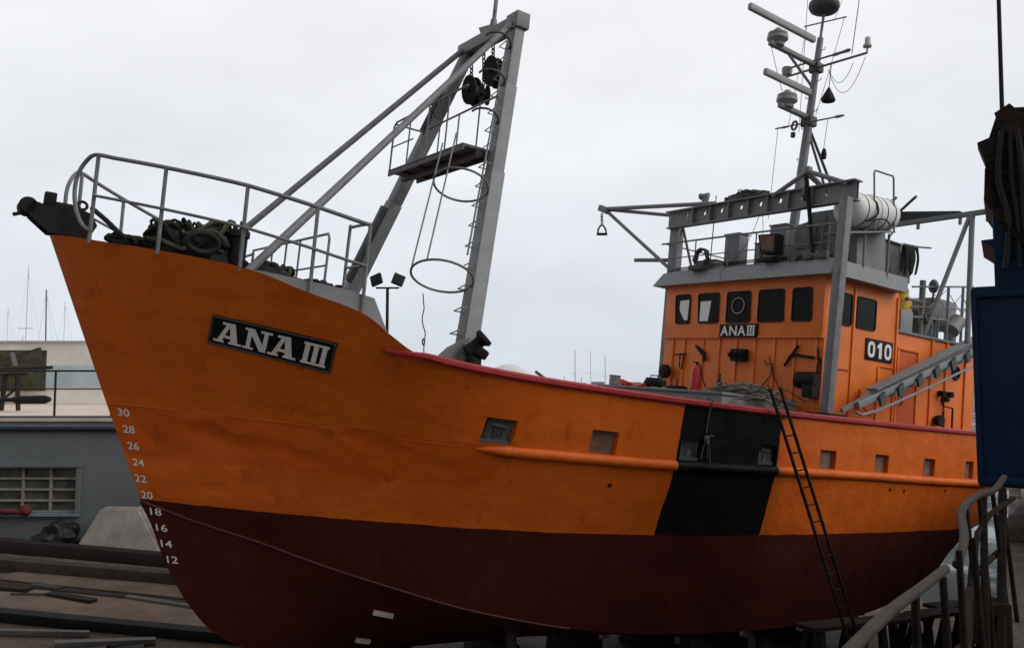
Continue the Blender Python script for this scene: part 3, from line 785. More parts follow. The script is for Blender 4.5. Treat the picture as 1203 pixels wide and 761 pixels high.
# number plate 010
mb = MB(); mb.box((12.34, hw + .012, 5.175), (.86, .022, .40), .004); NP2 = mb.done('number_plate', 'plateblack', WH)
mb = MB()
for x0 in (0., .70):
    ro = []; ri = []
    for k in range(33):
        a = 2 * math.pi * k / 32; c_, s_ = math.cos(a), math.sin(a); e_ = lambda v: math.copysign(abs(v)**.75, v)
        ro.append((11.965 + .76 * (x0 + .15 + .15 * e_(c_)), hw + .0262, 5.175 + .15 * e_(s_))); ri.append((11.965 + .76 * (x0 + .15 + .065 * e_(c_)), hw + .0262, 5.175 + .088 * e_(s_)))
    mb.grid([ro, ri])
x_ = lambda u: 11.965 + .76 * u
mb.face([(x_(.47), hw + .0262, 5.025), (x_(.585), hw + .0262, 5.025), (x_(.585), hw + .0262, 5.325), (x_(.50), hw + .0262, 5.325), (x_(.38), hw + .0262, 5.25), (x_(.42), hw + .0262, 5.205), (x_(.47), hw + .0262, 5.235)])
mb.done('lettering', 'white', NP2, smooth=0, merge=False)
# round vent on the starboard edge, black mushroom vent on the port corner
mb = MB(); mb.lathe((10.62, -1.74, 4.50), (10.44, -1.74, 4.50), [(0, .06), (.4, .06), (.42, .15), (.85, .15), (1, .08)], 18); mb.done('round_vent', 'blacksteel', WH)
mb = MB(); mb.lathe((10.6, 1.52, 4.45), (10.6, 1.98, 4.45), [(0, .05), (.1, .15), (.85, .16), (1, .12)], 18); mb.beam((10.6, 1.86, 4.42), (10.6, 1.86, 4.14), .22, .26, up=(1, 0, 0), bev=.02); mb.done('mushroom_vent', 'blacksteel', WH)
# small ironwork on the front
def iron(name, segs, r=.014, m='rusty'):
    mb = MB()
    for pts in segs: mb.tube([(xf - .05, b, z) for b, z in pts], r, 6)
    return mb.done(name, m, WH)
iron('tool_rack', [[(-1.62, 4.87), (-1.28, 4.90)], [(-1.45, 4.90), (-1.45, 4.62), (-1.38, 4.58), (-1.34, 4.88)]])
iron('valve_handle', [[(-1.02, 5.07), (-.72, 4.80)], [(-.9, 5.0), (-.78, 4.92), (-.76, 4.74)]], .028, 'blacksteel')
iron('valve_handle', [[(1.22, 4.70), (1.5, 5.08)], [(1.3, 4.86), (1.52, 4.92)], [(1.5, 4.90), (1.86, 4.86)]], .026, 'blacksteel')
iron('pipe_bracket', [[(1.92, 5.05), (1.96, 4.8), (1.92, 4.45)], [(1.92, 4.86), (2.0, 4.84), (2.0, 4.6), (1.93, 4.6)]], .018)
iron('rope_bridle', [[(.86, 4.86), (.94, 4.70), (.92, 4.50), (.45, 4.02)], [(.94, 4.7), (.99, 4.50), (1.34, 4.0)], [(.66, 4.22), (1.14, 4.20)], [(.76, 4.80), (.80, 4.72), (.94, 4.72)]], .012, 'darkrope')
iron('deck_hose', [[(.62, 3.85), (.76, 4.02), (1.02, 4.05), (1.16, 3.9), (1.12, 3.6), (.98, 3.45)]], .022, 'rubber')
mb = MB(); mb.box((xf - .10, .18, 4.88), (.14, .36, .24), .03)
for b in (.05, .16, .28): mb.cyl((xf - .14, b, 4.92), (xf - .22, b, 4.86), .05, .055)
mb.done('deck_light', 'blacksteel', WH)

# lower deckhouse behind
DH = bpy.data.objects.new('deckhouse', None); COL.objects.link(DH); DH.parent = BOAT
mb = MB(); mb.box((14.42, 0, 4.25), (3.0, 3.94, 2.72), .02); mb.done('house_wall', 'orange', DH)
mb = MB(); mb.box((14.42, 0, 5.63), (3.06, 4.02, .05), .008); mb.done('roof_edge', 'grey', DH)
mb = MB(); mb.box((13.35, 1.978, 4.28), (.62, .02, 1.95), .005); DO = mb.done('door', 'dorange', DH)
mb = MB()
for s in (13.0, 13.7): mb.box((s, 1.99, 4.28), (.05, .04, 2.0), .006)
mb.box((13.35, 1.99, 5.30), (.75, .04, .05), .006); mb.done('door_frame', 'orange', DO)
mb = MB(); mb.tube([(13.12, 2.02, 4.2), (13.12, 2.05, 4.25), (13.12, 2.05, 4.45), (13.12, 2.02, 4.5)], .012, 6); mb.done('handle', 'rusty', DO)
mb = MB(); mb.torus((15.15, 1.98, 5.02), (0, 1, 0), .135, .022, 24); PH = mb.done('porthole', 'gasket', DH)
mb = MB(); mb.lathe((15.15, 1.972, 5.02), (15.15, 1.982, 5.02), [(0, .13), (1, .13)], 24); mb.done('pane', 'glass', PH)
for s in (14.2, 14.75, 15.5): 
    mb = MB(); mb.box((s, 1.985, 4.3), (.05, .035, 2.6), .006); mb.done('stiffener', 'orange', DH)
mb = MB()
for s, z in ((14.55, 4.55), (14.7, 4.45), (14.85, 4.55)): mb.cyl((s, 1.96, z), (s, 2.1, z), .06)
mb.tube([(14.5, 2.06, 4.6), (14.55, 2.08, 4.3), (14.9, 2.08, 4.28), (14.95, 2.06, 3.7)], .02, 7)
mb.tube([(14.6, 2.06, 4.2), (14.62, 2.08, 3.6)], .02, 7); mb.lathe((14.45, 2.0, 4.0), (14.45, 2.12, 4.0), [(0, .1), (1, .12)], 14)
mb.done('valve_manifold', 'rusty', DH)
mb = MB(); mb.tube([(11.75, 2.03, 4.3), (11.8, 2.08, 4.1), (12.0, 2.08, 4.0), (12.3, 2.06, 3.98)], .02, 7); mb.tube([(11.75, 2.03, 4.0), (11.75, 2.05, 4.4)], .025, 7); mb.done('pipe_run', 'dorange', WH)

# ---- portal frame in front of the wheelhouse
PF = bpy.data.objects.new('portal_frame', None); COL.objects.link(PF); PF.parent = BOAT
mb = MB(); mb.beam((10.45, 2.30, 3.80), (10.52, 2.385, 7.69), .165, .17, up=(1, 0, 0), bev=.015); mb.done('post', 'grey', PF)
mb = MB(); mb.box((10.47, 2.3, 3.86), (.5, .5, .06), .01); mb.done('post_foot', 'blacksteel', PF)
mb = MB(); mb.beam((10.9, -2.12, 2.95), (10.9, -2.11, 7.95), .24, .2, up=(1, 0, 0), bev=.015); mb.done('post', 'grey', PF)
bs = 10.78
mb = MB()
b0, b1 = -2.25, 2.42
zb, zt = 7.70, 8.03
holes = [-1.72, -1.20, -.73, -.21, .28, .755, 1.26, 1.80]
xs = [b0] + [(holes[i] + holes[i + 1]) / 2 for i in range(7)] + [b1]
zc = 7.905
for i, hbb in enumerate(holes):
    L_, R_ = xs[i], xs[i + 1]; r = .055; n = 20
    for face_s in (bs - .025, bs + .025):
        ring = []; outer = []
        for k in range(n):
            a = 2 * math.pi * k / n; cx, cz = math.cos(a), math.sin(a)
            t = min(((R_ - hbb) / cx if cx > 1e-6 else (L_ - hbb) / cx if cx < -1e-6 else 9), ((zt - zc) / cz if cz > 1e-6 else (zb - zc) / cz if cz < -1e-6 else 9))
            outer.append((face_s, hbb + cx * t, zc + cz * t)); ring.append((face_s, hbb + cx * r * .8, zc + cz * r))
        for k in range(n): mb.face([outer[k], outer[(k + 1) % n], ring[(k + 1) % n], ring[k]])
        # corners
        for (cb, cz_) in ((L_, zb), (L_, zt), (R_, zb), (R_, zt)):
            ang = math.atan2(cz_ - zc, cb - hbb) % (2 * math.pi); k = int(ang / (2 * math.pi) * n)
            mb.face([outer[k], (face_s, cb, cz_), outer[(k + 1) % n]])
    mb.grid([[(bs - .025, hbb + math.cos(2 * math.pi * k / n) * r * .8, zc + math.sin(2 * math.pi * k / n) * r) for k in range(n + 1)], [(bs + .025, hbb + math.cos(2 * math.pi * k / n) * r * .8, zc + math.sin(2 * math.pi * k / n) * r) for k in range(n + 1)]])
mb.done('beam_web', 'grey', PF, merge=True, smooth=30)
mb = MB()
mb.box((bs, .08, 8.045), (.24, 4.7, .03), .005); mb.box((bs, .08, 7.69), (.16, 4.7, .025), .005)
mb.done('beam_flange', 'grey', PF)
for i in range(1, 8):
    mb = MB(); mb.box((bs - .07, xs[i], 7.865), (.09, .02, .31)); mb.done('web_stiffener', 'grey', PF)
# starboard outrigger
OR = bpy.data.objects.new('outrigger', None); COL.objects.link(OR); OR.parent = PF
mb = MB(); tip = (10.8, -4.62, 8.45)
mb.cyl((10.72, -.9, 8.07), tip, .045, .05, 12); mb.cyl((11.1, -2.05, 8.0), tip, .04, .045, 12); mb.cyl((10.8, -2.05, 6.72), (10.8, -4.45, 8.36), .042, .042, 12)
mb.beam((10.8, -4.75, 8.50), (10.8, -4.40, 8.36), .14, .16, bev=.03)
mb.cyl((10.8, -3.30, 7.07), (10.9, -2.1, 6.99), .045, .045, 12)
mb.done('spar', 'grey', OR)
# port outrigger arm with its post over the side
# tripod on the beam and the strut down to the roof
mb = MB()
ap = (10.70, 1.40, 8.36)
mb.cyl((10.70, .62, 8.0), ap, .045, .045, 10); mb.cyl((10.72, 2.25, 8.0), ap, .045, .045, 10); mb.cyl((11.6, 1.3, 8.1), ap, .04, .04, 10)
mb.box((ap[0], ap[1], ap[2] + .02), (.12, .12, .14), .02)
mb.done('tripod', 'grey', PF)
mb = MB(); mb.cyl((10.66, 1.40, 8.27), (10.62, 1.71, 6.66), .04, .04, 10); mb.done('strut', 'blacksteel', PF)

# ---- roof gear
mb = MB()
def roofrail(pts, r=.016): mb.tube(pts, r, 7)
roofrail([(10.66, -2.3, 7.32), (10.62, 0, 7.30), (10.6, 2.28, 7.27)], .02); roofrail([(10.66, -2.2, 6.98), (10.62, 2.28, 6.95)], .012)
for b in (-1.25, -.35, .35, 1.15, 2.0): mb.tube([(10.63, b, 6.64), (10.63, b, 7.29)], .014, 7)
roofrail([(12.75, -2.1, 7.3), (10.66, -2.2, 7.32)], .016)
mb.done('roof_railing', 'rail', WH)
mb = MB(); mb.prism([(11.5, .30, 6.66), (11.5, 2.0, 6.66), (11.5, 1.95, 7.80), (11.5, .95, 7.80), (11.5, .85, 7.62), (11.5, .62, 7.58)], (.9, 0, 0))
mb.box((11.47, 1.25, 7.2), (.06, .04, 1.0)); mb.box((11.47, 1.7, 7.2), (.06, .04, 1.0)); mb.box((11.46, .95, 7.3), (.1, .3, .4), .02)
mb.done('mast_house', 'grey', WH)
for b, z in ((-.38, 7.36), (.42, 7.10), (.75, 7.42)):
    mb = MB(); mb.box((10.9, b, (6.68 + z) / 2), (.28, .38, z - 6.68), .02); mb.box((10.9, b, z + .01), (.32, .42, .03), .008); mb.done('vent_box', 'grey', WH)
for b, s_, z, w_ in ((-1.35, 11.3, 6.95, .5), (-.05, 11.9, 7.15, .4), (1.35, 11.0, 6.92, .35)):
    mb = MB(); mb.box((s_, b, (6.68 + z) / 2), (.4, w_, z - 6.68), .02); mb.box((s_, b, z + .008), (.44, w_ + .04, .02), .006); mb.done('roof_locker', 'grey', WH)
mb = MB()
for b0_, b1_, zz in ((-2.1, 2.1, 6.72), (-1.9, 1.9, 6.76)): mb.tube([(10.75, b0_, zz), (10.74, 0, zz + .02), (10.75, b1_, zz)], .014, 6, smooth=4)
mb.tube([(10.8, .25, 7.7), (10.72, .1, 7.2), (10.62, -.2, 6.75)], .006, 5, smooth=4); mb.tube([(10.8, .32, 7.7), (10.75, .4, 7.3), (10.7, .38, 6.75)], .006, 5, smooth=4); mb.tube([(10.6, -.3, 6.7), (10.42, -.32, 6.5), (10.44, -.3, 6.36)], .005, 5, smooth=4)
mb.done('roof_cable', 'darkrope', WH)
# searchlight / big floodlight
FL = bpy.data.objects.new('floodlight', None); COL.objects.link(FL); FL.parent = WH
mb = MB(); mb.prism([(10.42, .66, 6.82), (10.42, .98, 6.80), (10.38, 1.04, 7.16), (10.38, .60, 7.18)], (.22, 0, 0)); mb.done('lamp_body', 'blacksteel', FL)
mb = MB(); mb.face([(10.417, .69, 6.85), (10.417, .95, 6.83), (10.378, 1.0, 7.13), (10.378, .64, 7.15)]); mb.done('lamp_glass', 'grille', FL)
mb = MB(); mb.tube([(10.5, .6, 7.0), (10.5, .62, 6.74), (10.5, 1.02, 6.74), (10.5, 1.02, 7.0)], .018, 6); mb.box((10.5, .82, 6.69), (.2, .3, .08), .02); mb.done('lamp_bracket', 'blacksteel', FL)
mb = MB(); mb.box((10.56, 1.66, 6.70), (.14, .22, .12), .03); mb.box((10.56, 1.95, 6.70), (.12, .2, .14), .03); mb.lathe((10.5, 1.36, 6.72), (10.62, 1.36, 6.72), [(0, .08), (1, .07)], 14); mb.done('roof_fitting', 'dgrey', WH)
# horn and little lamps on the beam
mb = MB(); mb.beam((10.78, -1.26, 8.05), (10.78, -1.20, 8.28), .12, .08, up=(1, 0, 0)); mb.lathe((10.78, -1.14, 8.30), (10.78, -1.36, 8.29), [(0, .05), (.7, .05), (1, .075)], 14); mb.done('horn', 'grey', PF)
mb = MB(); 
for b in (-.62, -.45): mb.lathe((10.78, b, 8.05), (10.78, b, 8.16), [(0, .03), (.3, .05), (1, .05)], 12)
mb.done('beam_lamp', 'dgrey', PF)
mb = MB(); mb.tube([(10.78, -.95, 6.66), (10.78, -.92, 8.25)], .012, 6); mb.tube([(10.95, -1.98, 7.7), (10.8, -1.45, 6.66)], .028, 8); mb.done('roof_brace', 'dgrey', PF)

# funnel casing
mb = MB(); mb.box((13.05, 1.0, 7.03), (1.25, 1.5, .72), .03); mb.box((13.05, 1.0, 7.40), (1.32, 1.58, .035), .01)
FC = mb.done('funnel_casing', 'dgrey', WH)
mb = MB(); mb.box((12.75, 1.765, 6.78), (.4, .03, .2), .02); mb.done('louvre', 'black', FC)
mb = MB(); mb.tube([(12.70, 2.1, 7.12), (12.72, 2.1, 7.26), (12.80, 2.1, 7.30), (13.3, 2.1, 7.33), (13.75, 2.1, 7.39)], .02, 7); mb.done('vent_pipe', 'grey', FC)

# life-raft cradle and hoop
mb = MB()
mb.beam((10.6, 2.05, 7.10), (12.2, 2.05, 7.42), .3, .03); mb.tube([(11.4, 2.2, 6.6), (11.4, 2.2, 7.3)], .025, 8); mb.tube([(12.15, 2.2, 6.5), (12.15, 2.2, 7.36)], .025, 8)
mb.tube([(10.6, 2.28, 7.08), (12.2, 2.28, 7.40)], .02, 7)
mb.done('raft_cradle', 'grey', WH)
mb = MB(); mb.tube([(11.52, 2.3, 7.31), (11.41, 2.3, 8.36), (11.44, 2.3, 8.40), (12.0, 2.3, 8.42), (12.03, 2.3, 8.38), (12.14, 2.3, 7.40), (12.0, 2.3, 7.26)], .018, 7); mb.done('raft_hoop', 'rail', WH)

# ---- main mast
MM = bpy.data.objects.new('main_mast', None); COL.objects.link(MM); MM.parent = BOAT
def mp(z): return (12.30 + (z - 8.8) * .105, 0, z)
mb = MB(); mb.cyl((12.05, 0, 6.6), mp(10.1), .105, .09, 16); mb.cyl(mp(10.05), mp(12.0), .085, .065, 16); mb.cyl(mp(11.95), mp(12.62), .03, .03, 10); mb.done('pole', 'grey', MM)
mb = MB(); c = mp(12.72)
mb.lathe((c[0] - .03, 0, 12.58), (c[0] - .02, 0, 12.98), [(0, .06), (.04, .20), (.16, .29), (.34, .325), (.55, .32), (.8, .22), (.95, .1), (1, .02)], 24); mb.done('satellite_dome', 'dgrey', MM)
def radar(z, tipS, bl0, bl1, blz0, blz1, dr):
    mb = MB(); b = mp(z)
    mb.beam(b, (tipS, 0, z + .03), .11, .09, bev=.01); mb.cyl((tipS + .55, 0, z + .0), mp(z - .52), .03, .03, 8) if dr else None
    arm = mb.done('radar_arm', 'grey', MM)
    mb = MB(); mb.lathe((tipS + .22, 0, z + .03), (tipS + .22, 0, z + .40), [(0, .14), (.10, .15), (.16, .11), (.30, .19), (.36, .215), (.52, .215), (.56, .19), (.60, .20), (.72, .20), (.76, .12), (1, .06)], 20)
    mb.done('radar_pedestal', 'blade', arm)
    mb = MB(); mb.beam((bl0, .0, blz0), (bl1, 0, blz1), .10, .14, bev=.03); mb.done('radar_scanner', 'blade', arm)
radar(11.36, 11.03, 10.33, 12.44, 11.93, 11.90, True)
radar(10.16, 11.46, 10.93, 12.42, 10.75, 10.72, False)
# yards
mb = MB(); z = 11.27
mb.cyl((12.5, -.72, z + .02), (12.5, 1.25, z), .026, .026, 8); mb.cyl((12.42, -.62, z + .16), (12.42, .90, z + .14), .022, .022, 8)
mb.lathe((12.42, .50, z + .14), (12.42, .92, z + .14), [(0, .03), (.2, .035), (.5, .03), (.9, .04), (1, .02)], 10)
mb.done('yard', 'grey', MM)
mb = MB(); mb.lathe((12.5, 1.25, z), (12.5, 1.25, z + .33), [(0, .02), (.35, .02), (.38, .085), (.5, .085), (.52, .06), (.95, .055), (1, .04)], 16); mb.done('gps_antenna', 'dirtywhite', MM)
mb = MB(); mb.lathe((12.5, -.72, z + .02), (12.5, -.72, z + .25), [(0, .03), (.2, .10), (.6, .12), (.9, .11), (1, .05)], 16); mb.done('lamp_dome', 'blade', MM)
mb = MB(); mb.cyl((12.66, -.46, 12.42), (12.66, .60, 12.30), .016, .016, 8); mb.done('yard', 'grey', MM)
mb = MB(); mb.cyl((12.4, -.84, 10.1), (12.4, .88, 10.02), .018, .018, 8); mb.lathe((12.4, .66, 10.03), (12.4, .88, 10.02), [(0, .02), (.3, .035), (1, .02)], 8); mb.lathe((12.4, -.70, 10.09), (12.4, -.5, 10.08), [(0, .02), (.5, .03), (1, .02)], 8); mb.done('yard', 'grey', MM)
mb = MB(); mb.box(mp(11.3), (.22, .24, .2), .03); mb.done('mast_band', 'dgrey', MM)
mb = MB(); mb.box(mp(10.08), (.24, .26, .22), .03); mb.torus((12.25, -.22, 10.0), (1, .3, 0), .09, .025, 16); mb.box((12.3, -.28, 9.82), (.08, .08, .12), .02); mb.done('mast_band', 'dgrey', MM)
mb = MB()
mb.cyl(mp(10.0), (13.75, .1, 8.2), .03, .03, 8); mb.cyl(mp(9.9), (12.85, .25, 8.6), .028, .028, 8); mb.cyl(mp(9.0), (12.35, 1.1, 8.0), .03, .03, 8)
mb.done('mast_stay', 'dgrey', MM)
mb = MB()   # climbing irons on the mast
for z in np.arange(8.9, 12.0, .35):
    p = mp(z); sgn = 1 if int(z / .35) % 2 else -1
    mb.tube([p, (p[0], sgn * .16, z), (p[0], sgn * .17, z + .05)], .009, 6)
mb.done('climbing_iron', 'rail', MM)
mb = MB()   # cables and whip aerials
def wire(p, q, sag, r=.006, n=12):
    p = Vector(p); q = Vector(q); mb.tube([p + (q - p) * (k / n) + Vector((0, 0, -sag * 4 * (k / n) * (1 - k / n))) for k in range(n + 1)], r, 5)
wire((12.5, 1.22, 11.2), (12.5, .36, 11.15), .62); wire((12.4, -.78, 10.08), (12.2, -.7, 8.0), .02); wire((12.5, .9, 11.35), (12.55, 1.05, 13.6), 0, .009)
wire((12.66, .55, 12.30), (12.45, .15, 10.2), .05); wire((12.66, -.40, 12.40), (12.4, -.5, 10.1), .04); wire((11.05, .02, 11.3), (11.5, .02, 10.45), .02); wire((12.5, .95, 11.15), (12.4, .45, 11.1), .35); wire((12.4, .5, 10.05), (12.42, .42, 9.3), .0)
wire((12.66, .3, 12.3), (12.6, .9, 13.6), 0, .005); wire((12.5, -.3, 13.3), (12.45, -.25, 9.9), 0.03)
mb.done('aerial_wire', 'darkrope', MM)
mb = MB(); mb.lathe((12.42, .46, 10.42), (12.42, .46, 10.72), [(0, .14), (.15, .15), (.5, .10), (1, .02)], 8); mb.cyl((12.42, .46, 10.7), (12.45, .46, 11.25), .008); mb.done('radar_reflector', 'blacksteel', MM)
mb = MB(); mb.lathe((12.45, .42, 9.2), (12.45, .42, 9.42), [(0, .05), (.5, .06), (1, .03)], 8); mb.done('signal_lamp', 'blacksteel', MM)

# ---- stern gantry and gear on the deckhouse roof
SG = bpy.data.objects.new('stern_gantry', None); COL.objects.link(SG); SG.parent = BOAT
mb = MB(); mb.cyl((14.6, 2.47, 5.6), (14.6, 2.44, 8.2), .055, .055, 12); mb.done('post', 'lgrey', SG)
mb = MB(); mb.cyl((14.6, -2.47, 5.6), (14.6, -2.44, 8.2), .055, .055, 12); mb.done('post', 'lgrey', SG)
mb = MB(); mb.beam((14.6, -2.6, 8.10), (14.6, 2.95, 8.23), .09, .10, bev=.01)
for b in (1.3, 2.2, 2.75): mb.box((14.6, b, 8.10), (.05, .05, .16))
mb.done('crossbeam', 'grey', SG)
mb = MB(); mb.cyl((14.6, 2.38, 8.15), (14.1, 1.85, 5.7), .045, .045, 10); mb.done('brace', 'lgrey', SG)
mb = MB(); mb.prism([(14.6, .15, 8.28), (14.6, 1.0, 8.28), (15.0, 1.75, 8.36), (15.0, 1.95, 8.42), (14.6, .9, 8.46), (14.6, .15, 8.44)], (.35, 0, 0))
mb.cyl((14.5, .35, 8.42), (14.3, .95, 8.70), .03); mb.cyl((14.5, .9, 8.42), (14.3, 1.4, 8.66), .03)
mb.done('trawl_boom', 'dgrey', SG)
AR = bpy.data.objects.new('roof_rail_aft', None); AR.name = 'aft_railing'; COL.objects.link(AR); AR.parent = BOAT
mb = MB()
mb.tube([(13.6, 1.85, 6.60), (15.9, 1.85, 6.95)], .02, 7); mb.tube([(13.6, 1.85, 6.2), (15.9, 1.85, 6.45)], .015, 7); mb.tube([(13.3, 1.85, 5.98), (15.0, 1.85, 6.1)], .025, 7)
for s in (14.93, 15.5): mb.tube([(s, 1.85, 5.65), (s, 1.85, 6.8 + (s - 14.9) * .15)], .03, 7)
for a, b in ((14.2, 14.9), (14.93, 15.5), (15.5, 15.9)):
    mb.tube([(a, 1.85, 6.25), (b, 1.85, 6.75)], .008, 5); mb.tube([(a, 1.85, 6.68), (b, 1.85, 6.3)], .008, 5)
mb.tube([(14.35, 1.85, 5.65), (14.35, 1.85, 6.15)], .02, 7); mb.tube([(14.6, 1.85, 5.65), (14.6, 1.85, 6.15)], .02, 7)
mb.done('rail_tube', 'rail', AR)
mb = MB(); mb.cyl((14.05, 1.8, 5.65), (14.05, 1.8, 6.80), .06, .06, 10); mb.cyl((13.5, 1.8, 6.35), (14.15, 1.8, 6.36), .035, .035, 8); mb.done('samson_post', 'grey', BOAT)
mb = MB(); mb.cyl((14.45, 1.8, 5.65), (14.45, 1.8, 6.6), .02); mb.blob((14.45, 1.8, 6.74), (.10, .10, .15), 2, .03); mb.done('deck_lamp', 'dgrey', BOAT)
mb = MB(); mb.prism([(13.95, 1.5, 5.65), (14.75, 1.5, 5.65), (14.6, 1.5, 6.08), (14.05, 1.5, 6.2)], (0, .3, 0)); mb.cyl((14.15, 1.72, 6.0), (14.15, 1.9, 6.05), .12); mb.done('deck_winch', 'dgrey', BOAT)
mb = MB(); mb.lathe((15.25, 1.75, 5.9), (15.6, 1.75, 6.2), [(0, .12), (.05, .17), (.9, .17), (1, .12)], 16); mb.box((15.5, 1.2, 6.3), (.9, .6, .65), .05); mb.cyl((15.35, 1.7, 5.6), (15.35, 1.7, 6.0), .12); mb.done('steering_tank', 'grey', BOAT)
mb = MB(); mb.box((13.35, 1.75, 5.87), (.42, .35, .44), .02); mb.done('battery_box', 'lgrey', BOAT)

# grey boom lowered along the side
BM = bpy.data.objects.new('cargo_boom', None); COL.objects.link(BM); BM.parent = BOAT
p0 = Vector((10.75, 2.42, 3.96)); p1 = Vector((15.6, 2.42, 5.78)); d = (p1 - p0).normalized(); upv = Vector((-d.z, 0, d.x))
mb = MB()
prof = [(0, -.03), (.5, -.03), (1.2, -.16), (5.18, -.20), (5.18, .17), (1.2, .14), (.45, .05), (0, .04)]
mb.prism([p0 + d * a + upv * c for a, c in prof], (0, -.05, 0))
mb.beam(p0 + d * .9 + upv * .13, p1 + upv * .17, .22, .035, up=upv)
mb.done('spar', 'grey', BM)
mb = MB(); mb.beam(p0 + d * .35 - upv * .0 + Vector((0, .06, 0)), p1 + upv * (-.05) + Vector((0, .06, 0)), .06, .13, up=upv, bev=.02); mb.done('rib_rail', 'lgrey', BM)
for t in (.9, 1.5, 2.15, 2.75, 3.35, 3.9, 4.5):
    q = p0 + d * t + Vector((0, .10, 0)); mb = MB(); mb.prism([q - upv * .17, q - upv * .17 + d * .14, q + d * .17 + upv * .05, q + upv * .0], (0, .05, 0)); mb.done('bracket', 'dgrey', BM)
mb = MB(); mb.tube([p0 + d * .2 - upv * .05 + Vector((0, .1, 0)), p0 + d * .9 - upv * .24 + Vector((0, .1, 0)), p1 - upv * .32 + Vector((0, .1, 0))], .025, 7, smooth=3); mb.done('tie_rod', 'lgrey', BM)

# ------------------------------------------------------------------ things lying on or hanging from the boat
def wig(c, rad, n, rnd, closed=True):
    pts = []
    ph = [rnd.uniform(0, 6.28) for _ in range(6)]; tilt = rnd.uniform(-.5, .5); az = rnd.uniform(0, 6.28); ex = rnd.uniform(.5, 1.)
    for k in range(n):
        a = 2 * math.pi * k / n
        x = math.cos(a) * rad[0] * (1 + .18 * math.sin(3 * a + ph[0])); y = math.sin(a) * rad[1] * ex * (1 + .2 * math.sin(2 * a + ph[1])); z = rad[2] * (.6 * math.sin(2 * a + ph[2]) + .4 * math.sin(3 * a + ph[3]))
        xr = x * math.cos(az) - y * math.sin(az); yr = x * math.sin(az) + y * math.cos(az)
        pts.append((c[0] + xr, c[1] + yr, c[2] + z + tilt * x * .3))
    return pts
def rope_heap(name, label, cat, parts, org, seed, base, strands, m1, m2=None, ship=True, group=None, r=(.018, .03)):
    rnd = random.Random(seed)
    root = ship_thing(name, label, cat, org, group)
    mb = MB(ship, org)
    for c, rad in base: mb.blob(c, rad, 3, .35, 2.6, seed)
    mb.done('net_core', m1, root)
    for m, cnt in ((m1, strands), (m2, strands // 2 if m2 else 0)):
        if not cnt: continue
        mb = MB(ship, org)
        for _ in range(cnt):
            c, rad = rnd.choice(base); th = rnd.uniform(0, 6.28); ph = rnd.uniform(.1, 1.4)
            cc = (c[0] + rad[0] * .55 * math.cos(th) * math.cos(ph), c[1] + rad[1] * .55 * math.sin(th) * math.cos(ph), c[2] + rad[2] * .75 * math.sin(ph))
            q = rnd.uniform(.35, .75)
            mb.tube(wig(cc, (rad[0] * q, rad[1] * q, rad[2] * .35), 12, rnd), rnd.uniform(*r), 6, closed=True, smooth=2)
        mb.done('rope_strand', m, root)
    return root
rope_heap('net_heap', 'heap of dark wet nets and rope behind the bow rail', 'net', None, (.1, 1.1, 4.6), 3,
          [((-.12, .84, 4.92), (.36, .36, .36)), ((.20, 1.05, 4.96), (.36, .40, .38)), ((-.42, .6, 4.95), (.3, .3, .12)), ((.05, .3, 4.85), (.5, .55, .36))], 80, 'net', 'netgreen')
rope_heap('net_heap', 'low pile of greenish net and rope along the grey bow plate', 'net', None, (1.1, 1.5, 4.5), 5,
          [((.80, 1.45, 4.62), (.32, .45, .30)), ((1.30, 1.6, 4.55), (.28, .5, .24)), ((1.15, .8, 4.55), (.4, .6, .32))], 60, 'net', 'netgreen')
org = (.10, 1.55, 4.78)
mb = MB(True, org); mb.tube([(org[0] -.09 + .17 * math.cos(a), org[1] + .10 * math.sin(a) * .3 - .02, 5.03 + .105 * math.sin(a)) for a in np.linspace(0, 2 * math.pi, 25)[:-1]], .036, 10, closed=True)
solo(mb, 'rope_fender', 'rubber', 'dark oval ring fender leaning against the net heap', 'fender')
org = (-.75, .85, 4.9)
mb = MB(True, org); rnd = random.Random(2)
mb.tube([(-1.0, .30, 5.38), (-.85, .55, 5.22), (-.7, .75, 5.06), (-.55, .9, 5.0), (-.3, 1.05, 4.98)], .03, 8, smooth=4)
for _ in range(7): mb.tube(wig((-.68, .85, 5.0), (.18, .14, .06), 12, rnd), .022, 6, closed=True, smooth=2)
solo(mb, 'mooring_rope', 'net', 'dark mooring rope lying by the black bow roller', 'rope')

